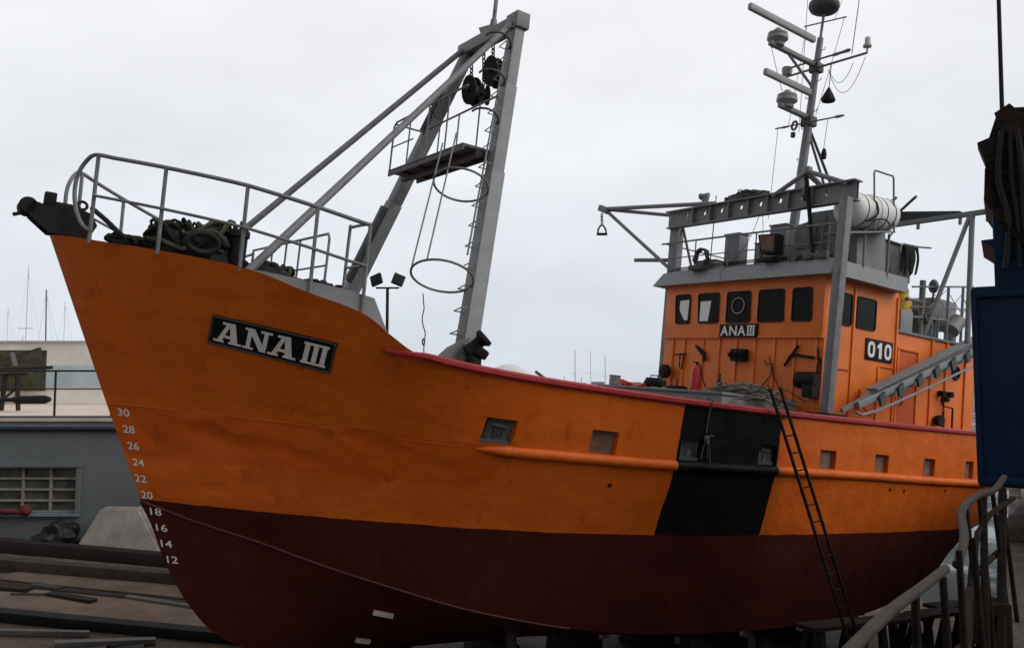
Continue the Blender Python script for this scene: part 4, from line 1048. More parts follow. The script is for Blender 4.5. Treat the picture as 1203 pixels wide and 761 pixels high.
# hanging blocks under the foremast beam
for k, (b, drop, sz, lab) in enumerate(((-.60, .42, 1.05, 'black pulley block under the foremast beam, leftmost of the three'), (-.22, .66, .7, 'smallest black pulley block under the foremast beam, in the middle'), (.06, .28, 1.05, 'black pulley block hanging highest and nearest the laddered mast leg'))):
    top = s2w(4.4, b, 9.26); rt = thing('pulley_block', lab, 'pulley', top, 'pulley blocks under the foremast beam')
    mb = MB(False, top); mb.chain(top, top - Vector((0, 0, drop)), .09, .012); mb.done('chain', 'blacksteel', rt)
    c = top - Vector((0, 0, drop + .22 * sz)); mb = MB(False, top)
    yv = (SM @ Vector((0, 1, 0))) * .0; ax_ = Vector((.62, .78, 0)) if k != 1 else Vector((.9, .4, 0)); ax_.normalize(); sd = Vector((-ax_.y, ax_.x, 0))
    for o_ in (-.07, .07):
        pts = [c + sd * (math.sin(a) * .15 * sz) + Vector((0, 0, math.cos(a) * .24 * sz)) + ax_ * (o_ * sz) for a in np.linspace(0, 2 * math.pi, 17)[:-1]]
        mb.prism(pts, ax_ * .03)
    mb.done('cheek_plate', 'blacksteel', rt)
    mb = MB(False, top); mb.lathe(c - ax_ * .06 * sz, c + ax_ * .09 * sz, [(0, .15 * sz), (.25, .11 * sz), (.75, .11 * sz), (1, .15 * sz)], 18); mb.cyl(c - ax_ * .12 * sz, c + ax_ * .14 * sz, .03); mb.done('sheave', 'black', rt)
# shackle at the outrigger tip
top = s2w(10.8, -4.66, 8.34); mb = MB(False, top); mb.chain(top, top - Vector((0, 0, .25)), .10, .013)
c = top - Vector((0, 0, .40)); mb.tube([c + Vector((.10, 0, -.09)), c + Vector((.085, 0, .02)), c + Vector((.0, 0, .12)), c + Vector((-.085, 0, .02)), c + Vector((-.10, 0, -.09))], .022, 7, smooth=3); mb.beam(c + Vector((-.13, 0, -.11)), c + Vector((.13, 0, -.11)), .06, .06, bev=.01)
solo(mb, 'shackle', 'blacksteel', 'black shackle on a short chain at the outer end of the outrigger', 'shackle')
# hook block on the tripod
top = s2w(10.66, 1.38, 8.26); mb = MB(False, top); mb.chain(top, top - Vector((0, 0, .45)), .10, .014); c = top - Vector((0, 0, .36)); mb.torus(c, (.5, -.8, 0), .09, .025, 16); mb.box(c + Vector((0, 0, .12)), (.12, .12, .12), .03)
solo(mb, 'chain_hook', 'steel', 'short chain and ring hanging from the tripod above the wheelhouse', 'chain')
# life raft canister
org = (11.9, 2.05, 7.35)
LR = ship_thing('life_raft', 'white cylindrical life raft canister strapped on the wheelhouse roof', 'life raft', org)
a = Vector((10.98, 2.02, 7.64)); b = Vector((12.40, 2.02, 7.76))
mb = MB(True, org); mb.lathe(a, b, [(0, .15), (.03, .25), (.08, .30), (.14, .32), (.49, .32), (.495, .335), (.505, .335), (.51, .32), (.86, .32), (.92, .30), (.97, .25), (1, .15)], 28); mb.done('canister', 'white', LR)
for t in (.2, .38, .62, .8):
    mb = MB(True, org); c = a + (b - a) * t; mb.lathe(c, c + (b - a).normalized() * .018, [(0, .326), (1, .326)], 28); mb.done('strap', 'blacksteel', LR)
mb = MB(True, org); mb.tube([a + Vector((.3, .26, -.22)), a + Vector((.5, .36, -.05)), a + Vector((.52, .3, .18))], .02, 6, smooth=3); mb.tube([a + Vector((.35, .28, -.2)), a + Vector((.75, .34, -.1)), a + Vector((1.0, .3, -.18))], .015, 6, smooth=3); mb.done('lashing', 'darkrope', LR)
# coil / lifebuoy by the roof rail
org = (10.55, -.98, 6.68); mb = MB(True, org); rnd = random.Random(4)
for k in range(6): mb.tube([(10.55 + rnd.uniform(-.05, .05), -.98 + math.cos(a_) * (.15 + .02 * k % .05), 6.90 + math.sin(a_) * (.17 + rnd.uniform(-.01, .01))) for a_ in np.linspace(0, 2 * math.pi, 25)[:-1]], .026, 7, closed=True)
mb.box((10.5, -1.0, 6.67), (.2, .4, .1), .02)
solo(mb, 'rope_coil', 'rope', 'round coil of pale rope hung on the wheelhouse roof rail', 'rope')
rope_heap('net_bundle', 'pale folded net lashed on top of the holed beam', 'net', None, (10.8, -.15, 8.06), 9, [((10.8, -.15, 8.12), (.16, .42, .12)), ((10.8, .15, 8.1), (.14, .3, .09))], 26, 'rope', None, r=(.008, .014))
# rope hanging on the funnel end
org = (13.6, 1.78, 7.1); mb = MB(True, org); rnd = random.Random(8)
for k in range(12): 
    s_ = 13.50 + rnd.uniform(-.22, .22); mb.tube([(s_, 1.8, 7.42), (s_ + .03, 1.84, 7.2), (s_ + rnd.uniform(-.05, .05), 1.84, 6.95 - rnd.random() * .15), (s_ + .05, 1.84, 7.15), (s_ + .06, 1.8, 7.42)], .02, 6, smooth=4)
solo(mb, 'hanging_rope', 'net', 'bunch of dark rope hung over the after end of the funnel casing', 'rope')
# yellow canister aft
org = (13.55, 1.55, 5.66); mb = MB(True, org); mb.lathe((13.62, 1.62, 5.66), (13.62, 1.62, 6.58), [(0, .18), (.03, .2), (.72, .2), (.8, .16), (.84, .13), (.98, .13), (1, .1)], 20)
solo(mb, 'float_buoy', 'yellow', 'yellow plastic drum standing behind the wheelhouse', 'drum')

# rope bundle and odds on the hatch
org = (9.5, 1.5, 4.07); mb = MB(True, org); rnd = random.Random(12)
for k in range(34):
    y = rnd.uniform(1.0, 2.0); z = 4.09 + rnd.uniform(0, .13) - max(0, y - 1.55) * .35; s_ = rnd.uniform(8.75, 9.6)
    L_ = rnd.uniform(.5, 1.1)
    mb.tube([(s_, y - .2, z - .03), (s_ + L_ * .3, y - .1 + rnd.uniform(-.2, .2), z + rnd.uniform(.0, .10)), (s_ + L_ * .65, y + rnd.uniform(-.2, .2), z + rnd.uniform(-.04, .08)), (s_ + L_, y + rnd.uniform(-.15, .3), z - .06 - rnd.random() * .08)], rnd.uniform(.009, .016), 6, smooth=5)
for k in range(7): mb.tube(wig((9.5, 1.5, 4.12), (.36, .3, .1), 12, rnd), .014, 6, closed=True, smooth=2)
solo(mb, 'rope_bundle', 'cable', 'tangled grey cables and ropes on the hatch beside the ladder top', 'rope')
org = (9.0, 0, 4.07)
def onhatch(s, b): return (s, b, 4.075)
# extinguisher, pot, bottle, tin, hose
def fire_ext():
    p = (9.6, .03, 4.07); rt = ship_thing('fire_extinguisher', 'red fire extinguisher standing on the grey hatch', 'extinguisher', p)
    q = lambda z: (p[0], p[1], p[2] + z)
    mb = MB(True, p); mb.lathe(q(0), q(.52), [(0, .08), (.04, .1), (.8, .1), (.92, .06), (1, .035)], 18); mb.done('cylinder_body', 'redpaint', rt)
    mb = MB(True, p); mb.cyl(q(.5), q(.56), .025); mb.box((p[0], p[1] - .03, p[2] + .565), (.03, .12, .02)); mb.tube([q(.54), (p[0], p[1] + .1, p[2] + .5), (p[0], p[1] + .18, p[2] + .25), (p[0], p[1] + .3, p[2] + .04)], .012, 6, smooth=4); mb.done('valve_hose', 'blacksteel', rt)
fire_ext()
p = (9.75, -.6, 4.07); mb = MB(True, p); mb.lathe(p, (p[0], p[1], p[2] + .11), [(0, .2), (.2, .22), (.7, .22), (1, .17)], 18); mb.cyl((p[0], p[1], p[2] + .1), (p[0], p[1], p[2] + .24), .015); solo(mb, 'capstan_cap', 'blacksteel', 'low round black fitting to the left of the red extinguisher', 'fitting')
p = (9.4, .8, 4.07); mb = MB(True, p); mb.lathe(p, (p[0], p[1], p[2] + .36), [(0, .055), (.55, .055), (.7, .02), (1, .016)], 14); solo(mb, 'oil_bottle', 'rubber', 'small dark bottle on the hatch between extinguisher and cable tangle', 'bottle')
p = (8.82, -1.38, 4.07); mb = MB(True, p); mb.lathe(p, (p[0], p[1], p[2] + .2), [(0, .11), (.9, .11), (.92, .118), (1, .118)], 20); solo(mb, 'paint_tin', mat('tin', (.36, .33, .30), .5, .3, var=.5, scale=14), 'dented pale paint tin on the forward end of the hatch', 'tin')
p = (8.95, -.95, 4.07); mb = MB(True, p); rnd = random.Random(5)
for k in range(5): mb.tube(wig((8.95, -.95, 4.11), (.26, .2, .03), 14, rnd), .03, 7, closed=True, smooth=2)
solo(mb, 'red_hose', 'redpaint', 'red hose heap lying on the hatch next to the paint tin', 'hose')
p = (9.15, -.62, 4.07); rt = ship_thing('deck_pump', 'small black motor pump on the hatch beside the red hose', 'pump', p)
q = lambda a, b, c: (p[0] + a, p[1] + b, p[2] + c)
mb = MB(True, p); mb.box(q(0, 0, .12), (.24, .26, .17), .03); mb.lathe(q(0, -.12, .1), q(0, -.24, .1), [(0, .08), (1, .05)], 14); mb.done('pump_body', 'blacksteel', rt)
mb = MB(True, p); mb.cyl(q(0, .12, .11), q(0, .28, .11), .065); mb.tube([q(0, -.1, .2), q(0, -.1, .25), q(0, .1, .25), q(0, .1, .2)], .012, 6); mb.done('pump_motor', 'rubber', rt)
# knotted rope on the black panel
H_ = CV['sheer']
s_ = 6.62; p = (s_, 3.2, 3.83); mb = MB(True, p)
pts = [(s_ - .02, 3.12, 3.88), (s_, 3.215, 3.86)] + [(s_ + .01, hb(s_, z) + .02, z) for z in (3.7, 3.55, 3.42)]
mb.tube(pts, .011, 6, smooth=3)
kc = (s_ + .03, hb(s_, 3.3) + .035, 3.32)
for k in range(3): mb.torus(kc, (.2 + .3 * k, 1, .3 - .3 * k), .05, .013, 12, 6)
for dx in (-.07, .06, .12): mb.tube([kc, (kc[0] + dx * .6, kc[1] - .01, kc[2] - .1), (kc[0] + dx, kc[1] - .02, kc[2] - .2 - abs(dx))], .010, 6, smooth=3)
mb.tube([kc, (kc[0] + .08, kc[1], kc[2] + .06), (kc[0] + .13, kc[1], kc[2] + .05)], .010, 6, smooth=3)
solo(mb, 'knotted_rope', 'rope', 'pale rope with a knot hanging down the black hull panel', 'rope')
# thin line under the lower hoop
t0 = s2w(2.75, 1.75, 4.85); mb = MB(False, t0); rnd = random.Random(3); pts = [t0 + Vector((rnd.uniform(-.02, .02), rnd.uniform(-.02, .02), -.1 * k)) for k in range(10)]
mb.tube(pts, .008, 5, smooth=3)
mb.torus(t0 - Vector((0, 0, .62)), (1, .5, 0), .04, .01, 10, 5)
solo(mb, 'hanging_line', 'rope', 'thin pale line dangling from the lowest safety hoop', 'rope')

# ladder against the side
def ladder():
    foot = Vector((10.02, 3.85, -.62)); A = Vector((7.97, 3.27, 3.95))
    d = (A - foot); d.normalize(); w = Vector((.115, .0, .02))
    rt = ship_thing('ladder', 'rusty metal ladder leaning against the hull beside the black panel', 'ladder', foot)
    L_ = (A - foot).length + .22
    for sg in (-1, 1):
        mb = MB(True, foot); mb.beam(foot + w * sg, foot + w * sg * .95 + d * L_, .03, .045, up=(0, 1, 0), bev=.006); mb.done('stile', 'rusty', rt)
    n = int(L_ / .27)
    for k in range(n):
        q = foot + d * (.2 + k * .27); mb = MB(True, foot); mb.cyl(q - w, q + w, .013, .013, 8); mb.done('rung', 'rusty', rt)
ladder()

# ------------------------------------------------------------------ setting
def poly_sheet(name, pts, m, z=None):
    bm = bmesh.new(); vs = [bm.verts.new(p) for p in pts]; bm.faces.new(vs); bmesh.ops.recalc_face_normals(bm, faces=bm.faces)
    if bm.faces[:][0].normal.z < 0: bmesh.ops.reverse_faces(bm, faces=bm.faces)
    me = bpy.data.meshes.new(name); bm.to_mesh(me); bm.free(); me.materials.append(M[m]); o = bpy.data.objects.new(name, me); COL.objects.link(o); return struct(o)
poly_sheet('sea', [(-4000, -4000, -4.05), (4000, -4000, -4.05), (4000, 4000, -4.05), (-4000, 4000, -4.05)], 'sea')
sl = [s2w(s, b, -.65) for s, b in ((-30, 16), (26, 16), (26, -26), (-30, -26))]
poly_sheet('slip_floor', sl, 'slip')
# quay: block with a straight edge beside the rail
edge = [(-2.05, -2.0), (.78, 2.27), (1.52, 3.3), (2.72, 5.15), (3.42, 6.15), (5.08, 9.05), (6.33, 11.0), (8.2, 14.2), (13, 20), (17.0, 26.0)]
mb = MB(False); ring = edge + [(60, 26), (60, -40), (-40, -40), (-40, -8.0), (-8, -4.5)]
mb.prism([(x, y, -6) for x, y in ring], (0, 0, 6)); struct(mb.done('quay', 'quay', None, smooth=0))
mb = MB(False); mb.prism([(5.2, 9.15, .004), (30, 9.15, .004), (30, 25, .004), (16.7, 25, .004), (13.3, 20, .004), (8.4, 14.2, .004), (6.5, 11., .004)], (0, 0, .14)); struct(mb.done('quay_step', 'quay', None, smooth=0))
# far breakwater
mb = MB(False); mb.box((-10, 640, -1.2), (900, 18, 6.2), .5)
rnd = random.Random(6)
for k in range(50): x = -300 + k * 14; mb.box((x, 636, 2.2 + rnd.random() * .8), (rnd.uniform(4, 10), 6, rnd.uniform(1, 2.6)))
struct(mb.done('breakwater', mat('hazed stone', (.30, .33, .36), .9, var=.15, scale=.05), None, smooth=0))  # pale blue-grey: distance haze is put into the stone colour

# slip timbers and rails
def floor_beam(name, label, x0, y0, x1, y1, w, h, m, group=None, cat='beam'):
    a = Vector((x0, y0, slipz(x0, y0) + h / 2 + .004)); b = Vector((x1, y1, slipz(x1, y1) + h / 2 + .004))
    mb = MB(False, a); mb.beam(a, b, w, h, bev=min(w, h) * .12); return solo(mb, name, m, label, cat, group)
floor_beam('timber_beam', 'long dark red-brown beam nearest the grey building on the slip', -16, 18.2, -2.6, 18.75, .35, .26, 'darktimber')
floor_beam('timber_beam', 'pale-topped long beam second from the grey building on the slip', -15, 16.55, -2.4, 17.3, .3, .24, 'timber')
floor_beam('timber_beam', 'thin dark plank edge lying across the slip between the two big beams', -15, 15.85, -2, 15.6, .18, .06, 'darktimber')
floor_beam('steel_rail', 'heavy dark rail crossing the slip just ahead of the bow', -14, 13.75, -2.6, 13.9, .28, .16, 'blacksteel', cat='rail')
floor_beam('timber_beam', 'short dark plank at the left edge of the slip', -12, 15.2, -8.6, 15.5, .3, .10, 'darktimber')
floor_beam('timber_board', 'light weathered board lying across the front of the slip', -6.35, 13.4, -5.85, 11.4, .42, .03, 'timber', cat='board')
floor_beam('timber_board', 'dark board lying next to the light board', -5.85, 13.45, -5.2, 11.3, .4, .035, 'darktimber', cat='board')
rnd = random.Random(44)
for k in range(9):
    x = rnd.uniform(-11, -5.5); y = rnd.uniform(12.6, 17.3); a_ = rnd.uniform(-.5, .5); L_ = rnd.uniform(.5, 1.8)
    floor_beam('loose_plank', 'loose weathered plank or offcut lying on the slip floor', x, y, x + L_ * math.cos(a_), y + L_ * math.sin(a_), rnd.uniform(.06, .2), rnd.uniform(.06, .10), rnd.choice(['timber', 'darktimber', 'steel']), 'loose planks on the slip', 'plank')
def plate_on_floor(name, pts, m, label, cat):
    p = [Vector((x, y, slipz(x, y) + .01)) for x, y in pts]; mb = MB(False, p[0]); mb.prism(p, (0, 0, .03)); solo(mb, name, m, label, cat)
plate_on_floor('steel_plate', [(-10.6, 15.9), (-3.6, 15.5), (-3.4, 14.2), (-9.4, 14.2)], mat('plate', (.20, .14, .10), .75, var=.4, scale=1.5, rust=.15, bump=.2), 'big flat rust-brown plate lying on the slip floor', 'plate')
plate_on_floor('steel_plate', [(-9.4, 17.05), (-3.6, 16.7), (-3.4, 16.0), (-9.8, 16.1)], mat('plate', (.15, .11, .085), .75, var=.4, scale=1.5, rust=.15, bump=.2), 'narrow grey-brown plate between two dark beams on the slip', 'plate')
# anchor lump at the forefoot
p = Vector((-4.55, 12.35, slipz(-4.55, 12.35))); mb = MB(False, p); mb.blob(p + Vector((0, 0, .15)), (.26, .2, .17), 3, .35, 3, 4); mb.lathe(p + Vector((-.28, 0, .16)), p + Vector((.2, .1, .16)), [(0, .06), (.2, .13), (.6, .15), (1, .08)], 14); mb.tube([p + Vector((-.55, -.1, .1)), p + Vector((-.2, 0, .16))], .025, 7); mb.torus(p + Vector((.25, -.05, .22)), (0, 1, .2), .09, .03, 14)
solo(mb, 'chain_block', 'rusty', 'rusty lump of chain gear on the slip by the forefoot', 'chain gear')
# keel blocks and shores
for k, s in enumerate((2.2, 3.9, 5.6, 7.3, 9.0, 10.7, 12.4)):
    mb = MB(True, (s, 0, -.65)); mb.box((s, 0, -.52), (.36, 1.3, .26), .02); mb.box((s, 0, -.275), (.32, .9, .22), .02)
    solo(mb, 'keel_block', 'darktimber', 'stacked dark timber keel block under the hull', 'keel block', 'keel blocks under the hull')
for k, s in enumerate((4.6, 7.6, 9.3, 10.6, 11.9, 13.1)):
    bb = hb(s, CV['chine'].on(s)[2] + .02) - .15; zt = CV['chine'].on(s)[2] - .07
    mb = MB(True, (s, bb, -.65)); mb.cyl((s + .1, bb - .1, -.65), (s, bb - .25, zt - .02), .09, .08, 12); mb.box((s, bb - .25, zt - .05), (.3, .3, .07), .01)
    solo(mb, 'hull_shore', 'darktimber', 'dark round shore propping the turn of the hull', 'shore', 'shores under the hull')

for k, (s_, b_) in enumerate(((9.6, 3.3), (11.1, 3.35), (12.5, 3.3), (13.6, 3.0))):
    o_ = (s_, b_, -.65); mb = MB(True, o_)
    for ds in (-.55, .55):
        mb.beam((s_ + ds, b_ - .35, -.65), (s_ + ds * .9, b_ - .1, .62), .10, .10); mb.beam((s_ + ds, b_ + .35, -.65), (s_ + ds * .9, b_ + .1, .62), .10, .10)
        mb.beam((s_ + ds, b_ - .25, -.1), (s_ + ds, b_ + .25, -.1), .08, .05)
    mb.beam((s_ - .75, b_, .66), (s_ + .75, b_, .66), .34, .06); mb.beam((s_ - .55, b_ + .25, -.3), (s_ + .55, b_ + .25, .2), .04, .10)
    solo(mb, 'staging_trestle', 'darktimber', 'dark timber staging trestle on the slip beside the boat', 'trestle', 'staging trestles along the hull')
# ---- grey building with terrace
BL = thing('harbour_building', 'low grey building with a terrace roof and barred window left of the bow', 'building', (-10, 19.4, -2.3))
bo = (-10, 19.4, -2.3)
Yf = 19.4
def wbox(c, size, name, m, parent, org, bev=.0):
    mb = MB(False, org); mb.box(c, size, bev); return mb.done(name, m, parent)
# facade with a window opening
mb = MB(False, bo)
wx0, wx1, wz0, wz1 = -13.6, -9.82, -1.20, -.215
X0, X1, Z0, Z1 = -32, -4.6, -3.2, .70
for (a, b, c, d) in ((X0, wx0, Z0, Z1), (wx1, X1, Z0, Z1), (wx0, wx1, Z0, wz0), (wx0, wx1, wz1, Z1)):
    mb.box(((a + b) / 2, Yf + .15, (c + d) / 2), (b - a, .3, d - c))
mb.box((X1 - .15, Yf + 5, (Z0 + Z1) / 2), (.3, 9.4, Z1 - Z0))
mb.done('wall', 'facade', BL, smooth=0)
wbox(((X0 + X1) / 2, Yf + .13, .80), (X1 - X0, .34, .2), 'parapet_band', 'facadeband', BL, bo)
mb = MB(False, bo); mb.cyl((X0, Yf - .06, .66), (X1, Yf - .06, .66), .05, .05, 10); mb.done('gutter_pipe', mat('blue-black pipe', (.02, .025, .045), .5), BL)
wbox(((X0 + X1) / 2, Yf + 8.2, .87), (X1 - X0, 16.6, .08), 'terrace_slab', 'tilewall', BL, bo)
wbox(((X0 + X1) / 2, Yf + .02, .925), (X1 - X0, .2, .05), 'roof_edge', 'dgrey', BL, bo)
WN = bpy.data.objects.new('window', None); COL.objects.link(WN); WN.parent = BL
mb = MB(False, bo); mb.face([(wx0, Yf + .16, wz0), (wx1, Yf + .16, wz0), (wx1, Yf + .16, wz1), (wx0, Yf + .16, wz1)]); mb.done('pane', 'pane', WN)
mb = MB(False, bo)
cols = np.linspace(wx0, wx1, 7)
for x in cols: mb.box((x, Yf + .12, (wz0 + wz1) / 2), (.055, .05, wz1 - wz0))
for z in np.linspace(wz0, wz1, 5): mb.box(((wx0 + wx1) / 2, Yf + .115, z), (wx1 - wx0, .05, .045))
mb.done('frame', 'frame', WN)
wbox(((wx0 + wx1) / 2, Yf - .03, wz0 - .05), (wx1 - wx0 + .2, .16, .06), 'sill', 'facadeband', WN, bo)
mb = MB(False, bo); mb.box(((wx0 + wx1) / 2, Yf - .04, wz1 + .06), (wx1 - wx0 + .24, .12, .07)); mb.box((wx1 + .06, Yf - .03, (wz0 + wz1) / 2), (.08, .09, 1.05)); mb.done('surround', 'facade', WN)
p = (-11.0, Yf - .08, wz0 - .02); mb = MB(False, p); mb.blob((-11.25, Yf - .12, wz0 + .03), (.32, .08, .06), 3, .3, 3, 1); mb.blob((-10.88, Yf - .12, wz0 + .06), (.13, .09, .13), 3, .3, 3, 2); mb.blob((-11.05, Yf - .12, wz0 + .02), (.2, .06, .05), 2, .3, 3, 2)
solo(mb, 'red_rag', 'redcloth', 'crumpled red cloth on the sill of the grey building', 'cloth')
# terrace railing
TR = thing('terrace_railing', 'thin black railing along the edge of the grey building roof', 'railing', (-10, 19.55, .95)); to = (-10, 19.55, .95)
mb = MB(False, to); mb.cyl((-32, 19.55, 1.97), (-4.7, 19.55, 1.97), .022, .022, 8); mb.cyl((-32, 19.55, 1.56), (-4.7, 19.55, 1.56), .014, .014, 8); mb.done('rail_tube', 'black', TR)
for x in np.arange(-31.2, -4.6, 1.295):
    mb = MB(False, to); mb.cyl((x + .02, 19.55, .93), (x + .02, 19.55, 1.96), .026, .026, 8); mb.done('post', 'black', TR)
# step and back wall on the terrace
BW = thing('boundary_wall', 'cream wall with a pale blue lower band behind the terrace', 'wall', (-25, 35.5, .95)); wo = (-25, 35.5, .95)
wbox((-30, 35.8, 2.17), (37, .5, 2.52), 'wall', 'cream', BW, wo); wbox((-30, 35.53, 1.98), (37, .06, .95), 'lower_band', 'bluewall', BW, wo); wbox((-30, 35.75, 3.46), (37, .6, .06), 'coping', 'tilewall', BW, wo)
LW = thing('terrace_step', 'low cream ledge at the back of the terrace', 'ledge', (-25, 33.5, .92)); lo_ = (-25, 33.5, .92)
wbox((-30, 34.4, 1.22), (37, 2.2, .6), 'ledge_wall', 'cream', LW, lo_); wbox((-30, 34.4, 1.54), (37, 2.3, .04), 'ledge_cap', 'tilewall', LW, lo_)
# green-brown board, timbers, pipe on the terrace
p = (-20, 32.6, .95); mb = MB(False, p); mb.box((-21.0, 32.9, 2.2), (6.0, .12, 1.58), .02); ob = solo(mb, 'painted_board', 'brush', 'dark green and brown board standing against the terrace wall', 'board')
rnd = random.Random(21)
def plank(label, a, b, w, h, m, cat='timber', name='timber_plank'):
    mb = MB(False, a); mb.beam(a, b, w, h, bev=.01); solo(mb, name, m, label, cat)
plank('long pale timber leaning up across the green board', (-16.8, 25.2, 1.75), (-13.85, 25.0, 2.72), .09, .08, 'timber')
plank('dark timber lying across the top of the trestle', (-16.2, 24.4, 2.0), (-12.95, 24.0, 2.14), .09, .09, 'darktimber')
plank('short pale offcut tipped against the dark timber', (-14.45, 24.6, 2.55), (-14.1, 24.2, 2.15), .12, .1, 'rope')
mb = MB(False, (-14.3, 24.4, .92))
mb.beam((-14.6, 24.45, .92), (-14.5, 24.4, 1.95), .09, .09); mb.beam((-14.12, 24.45, .92), (-14.16, 24.4, 1.95), .11, .09); mb.beam((-14.85, 24.42, 1.92), (-13.85, 24.42, 1.96), .07, .07); mb.beam((-14.6, 24.45, 1.2), (-14.15, 24.45, 1.6), .05, .05)
solo(mb, 'trestle', 'darktimber', 'dark wooden trestle under the timbers on the terrace', 'trestle')
mb = MB(False, (-15, 23.6, .95)); mb.cyl((-16.5, 23.6, 1.22), (-13.7, 23.6, 1.24), .06, .06, 10); mb.lathe((-13.8, 23.6, 1.24), (-12.75, 23.6, 1.25), [(0, .06), (.1, .11), (.85, .12), (1, .06)], 12); mb.box((-14.2, 23.6, 1.08), (.2, .2, .26)); mb.box((-15.8, 23.6, 1.08), (.2, .2, .26))
solo(mb, 'boat_fender', 'blacksteel', 'long black fender lying across supports on the terrace floor', 'fender')
# ladder, tarp, concrete block at the foot of the building
fz = slipz(-11.6, 18.8)
LD = thing('step_ladder', 'small grey step ladder standing by the building at the left edge', 'ladder', (-11.6, 18.8, fz)); lo2 = (-11.6, 18.8, fz)
for sx in (-.2, .2):
    mb = MB(False, lo2); mb.beam((-11.45 + sx * 1.2, 18.7, fz), (-11.6 + sx * .7, 18.9, fz + 1.1), .04, .04); mb.done('stile', 'steel', LD)
for k in range(5):
    mb = MB(False, lo2); t = .15 + k * .19; z = fz + 1.1 * t; xx = -11.45 - .15 * t; mb.beam((xx - .22, 18.7 + .2 * t, z), (xx + .22, 18.7 + .2 * t, z), .06, .025); mb.done('step', 'steel', LD)
fz = slipz(-9.95, 18.9); mb = MB(False, (-9.9, 18.9, fz)); mb.blob((-9.95, 18.95, fz + .2), (.42, .4, .42), 4, .4, 2.2, 3); mb.blob((-10.25, 18.9, fz + .08), (.35, .3, .25), 3, .4, 2.2, 5)
solo(mb, 'tarpaulin', 'tarp', 'black tarpaulin heap at the foot of the grey building', 'tarpaulin')
fz = slipz(-8.6, 18.9) + .05; mb = MB(False, (-8.6, 18.9, fz)); 
A = [(-9.55, 18.65), (-7.5, 18.65), (-7.4, 19.2), (-9.5, 19.2)]; B = [(-9.05, 18.95), (-8.2, 18.95), (-8.15, 19.15), (-9.0, 19.15)]
vs = [mb.bm.verts.new(mb.c((x, y, fz))) for x, y in A] + [mb.bm.verts.new(mb.c((x, y, fz + 1.02))) for x, y in B]
fs = [mb.bm.faces.new([vs[i], vs[(i + 1) % 4], vs[4 + (i + 1) % 4], vs[4 + i]]) for i in range(4)] + [mb.bm.faces.new(vs[4:]), mb.bm.faces.new(vs[:4][::-1])]
bmesh.ops.bevel(mb.bm, geom=list({e for f in fs for e in f.edges}), offset=.05, segments=2, affect='EDGES')
solo(mb, 'concrete_block', 'concrete', 'pale tapered block standing against the grey building', 'block')

# floodlight pole behind the bow
px = (-3.75, 25.5); pz = slipz(*px)
FP = thing('floodlight_pole', 'slim pole with two floodlights behind the forecastle', 'floodlight', (*px, pz)); po = (*px, pz)
mb = MB(False, po); mb.cyl((*px, pz), (*px, 4.55), .05, .045, 12); mb.beam((px[0] - .35, px[1], 4.56), (px[0] + .35, px[1], 4.56), .05, .05); mb.done('pole', 'rusty', FP)
for sg in (-1, 1):
    mb = MB(False, po); c = Vector((px[0] + sg * .33, px[1] - .05, 4.80)); mb.box(c, (.36, .1, .36), .02, (R(-25), R(sg * 22), R(sg * 12))); o = mb.done('lamp_head', 'blacksteel', FP)
    mb = MB(False, po); mb.box(c + Vector((0, -.055, -.02)), (.26, .02, .22), .0, (R(-25), R(sg * 22), R(sg * 12))); mb.done('lamp_glass', 'lamp', o)
# motor yacht with a white canopy behind
yo = Vector((.75, 41, -4.0)); YB = thing('motor_yacht', 'white boat with a rounded canopy just showing over the red rail', 'boat', yo)
mb = MB(False, yo); P = []
for t in np.linspace(0, 1, 14):
    w = 1.7 * math.sin(math.pi * min(1, .15 + t * .9) ** .8) * .9 + .1; x = -6 + 12 * t
    P.append([yo + Vector((x, s_ * w * (1 - .4 * k), 0 + 2.6 * (1 - k) - .2)) for s_, k in ((-1, 0), (-1, .5), (0, 1), (1, .5), (1, 0))])
mb.grid(P); mb.grid([[r[0], r[-1]] for r in P]); mb.done('hull', 'hullwhite', YB)
mb = MB(False, yo); P = []
for t in np.linspace(0, 1, 16):
    x = -2.6 + 5.0 * t; hgt = 2.3 + 4.8 * (math.sin(math.pi * (.18 + .80 * t)) ** .7) * (1 - .25 * t)
    P.append([yo + Vector((x, 1.3 * math.cos(a), 2.2 + (hgt - 2.2) * max(0, math.sin(a)) ** .8)) for a in np.linspace(0, math.pi, 9)])
mb.grid(P); mb.done('canopy', 'hullwhite', YB)
mb = MB(False, yo); mb.cyl(yo + Vector((.35, -1.0, 6.28)), yo + Vector((1.6, -1.35, 5.35)), .07, .06); mb.done('strut', 'dgrey', YB)
# sailing boats
def sailboat(x, y, top, lab, lean=0, r=.09, mtl='mast', shroud=True):
    o = Vector((x, y, -4.05)); rt = thing('sailing_boat', lab, 'sailboat', o, 'sailing boats moored in the marina')
    mb = MB(False, o); P = []
    for t in np.linspace(0, 1, 10):
        w = .1 + 1.5 * math.sin(math.pi * (.08 + .8 * t)); xx = -5 + 10 * t
        P.append([o + Vector((s_ * w * (1 - .45 * k), xx, 1.3 - 1.8 * k)) for s_, k in ((-1, 0), (-1, .5), (0, 1), (1, .5), (1, 0))])
    mb.grid(P); mb.grid([[q[0], q[-1]] for q in P]); mb.done('hull', 'hullwhite', rt)
    mb = MB(False, o); mb.cyl(o + Vector((0, 0, .8)), Vector((x + lean, y, top)), r, r * .7, 8); mb.box((x + lean * .7, y, -4 + (top + 4) * .66), (1.3, .05, .05)); mb.done('mast', mtl, rt)
    if shroud:
        mb = MB(False, o)
        for q in ((1.6, -.2, 1.2), (-1.6, -.2, 1.2), (.1, 5, 1.3)): mb.cyl(Vector((x + lean, y, top * .97)), o + Vector(q), .006, .006, 5)
        mb.done('rigging', mtl, rt)
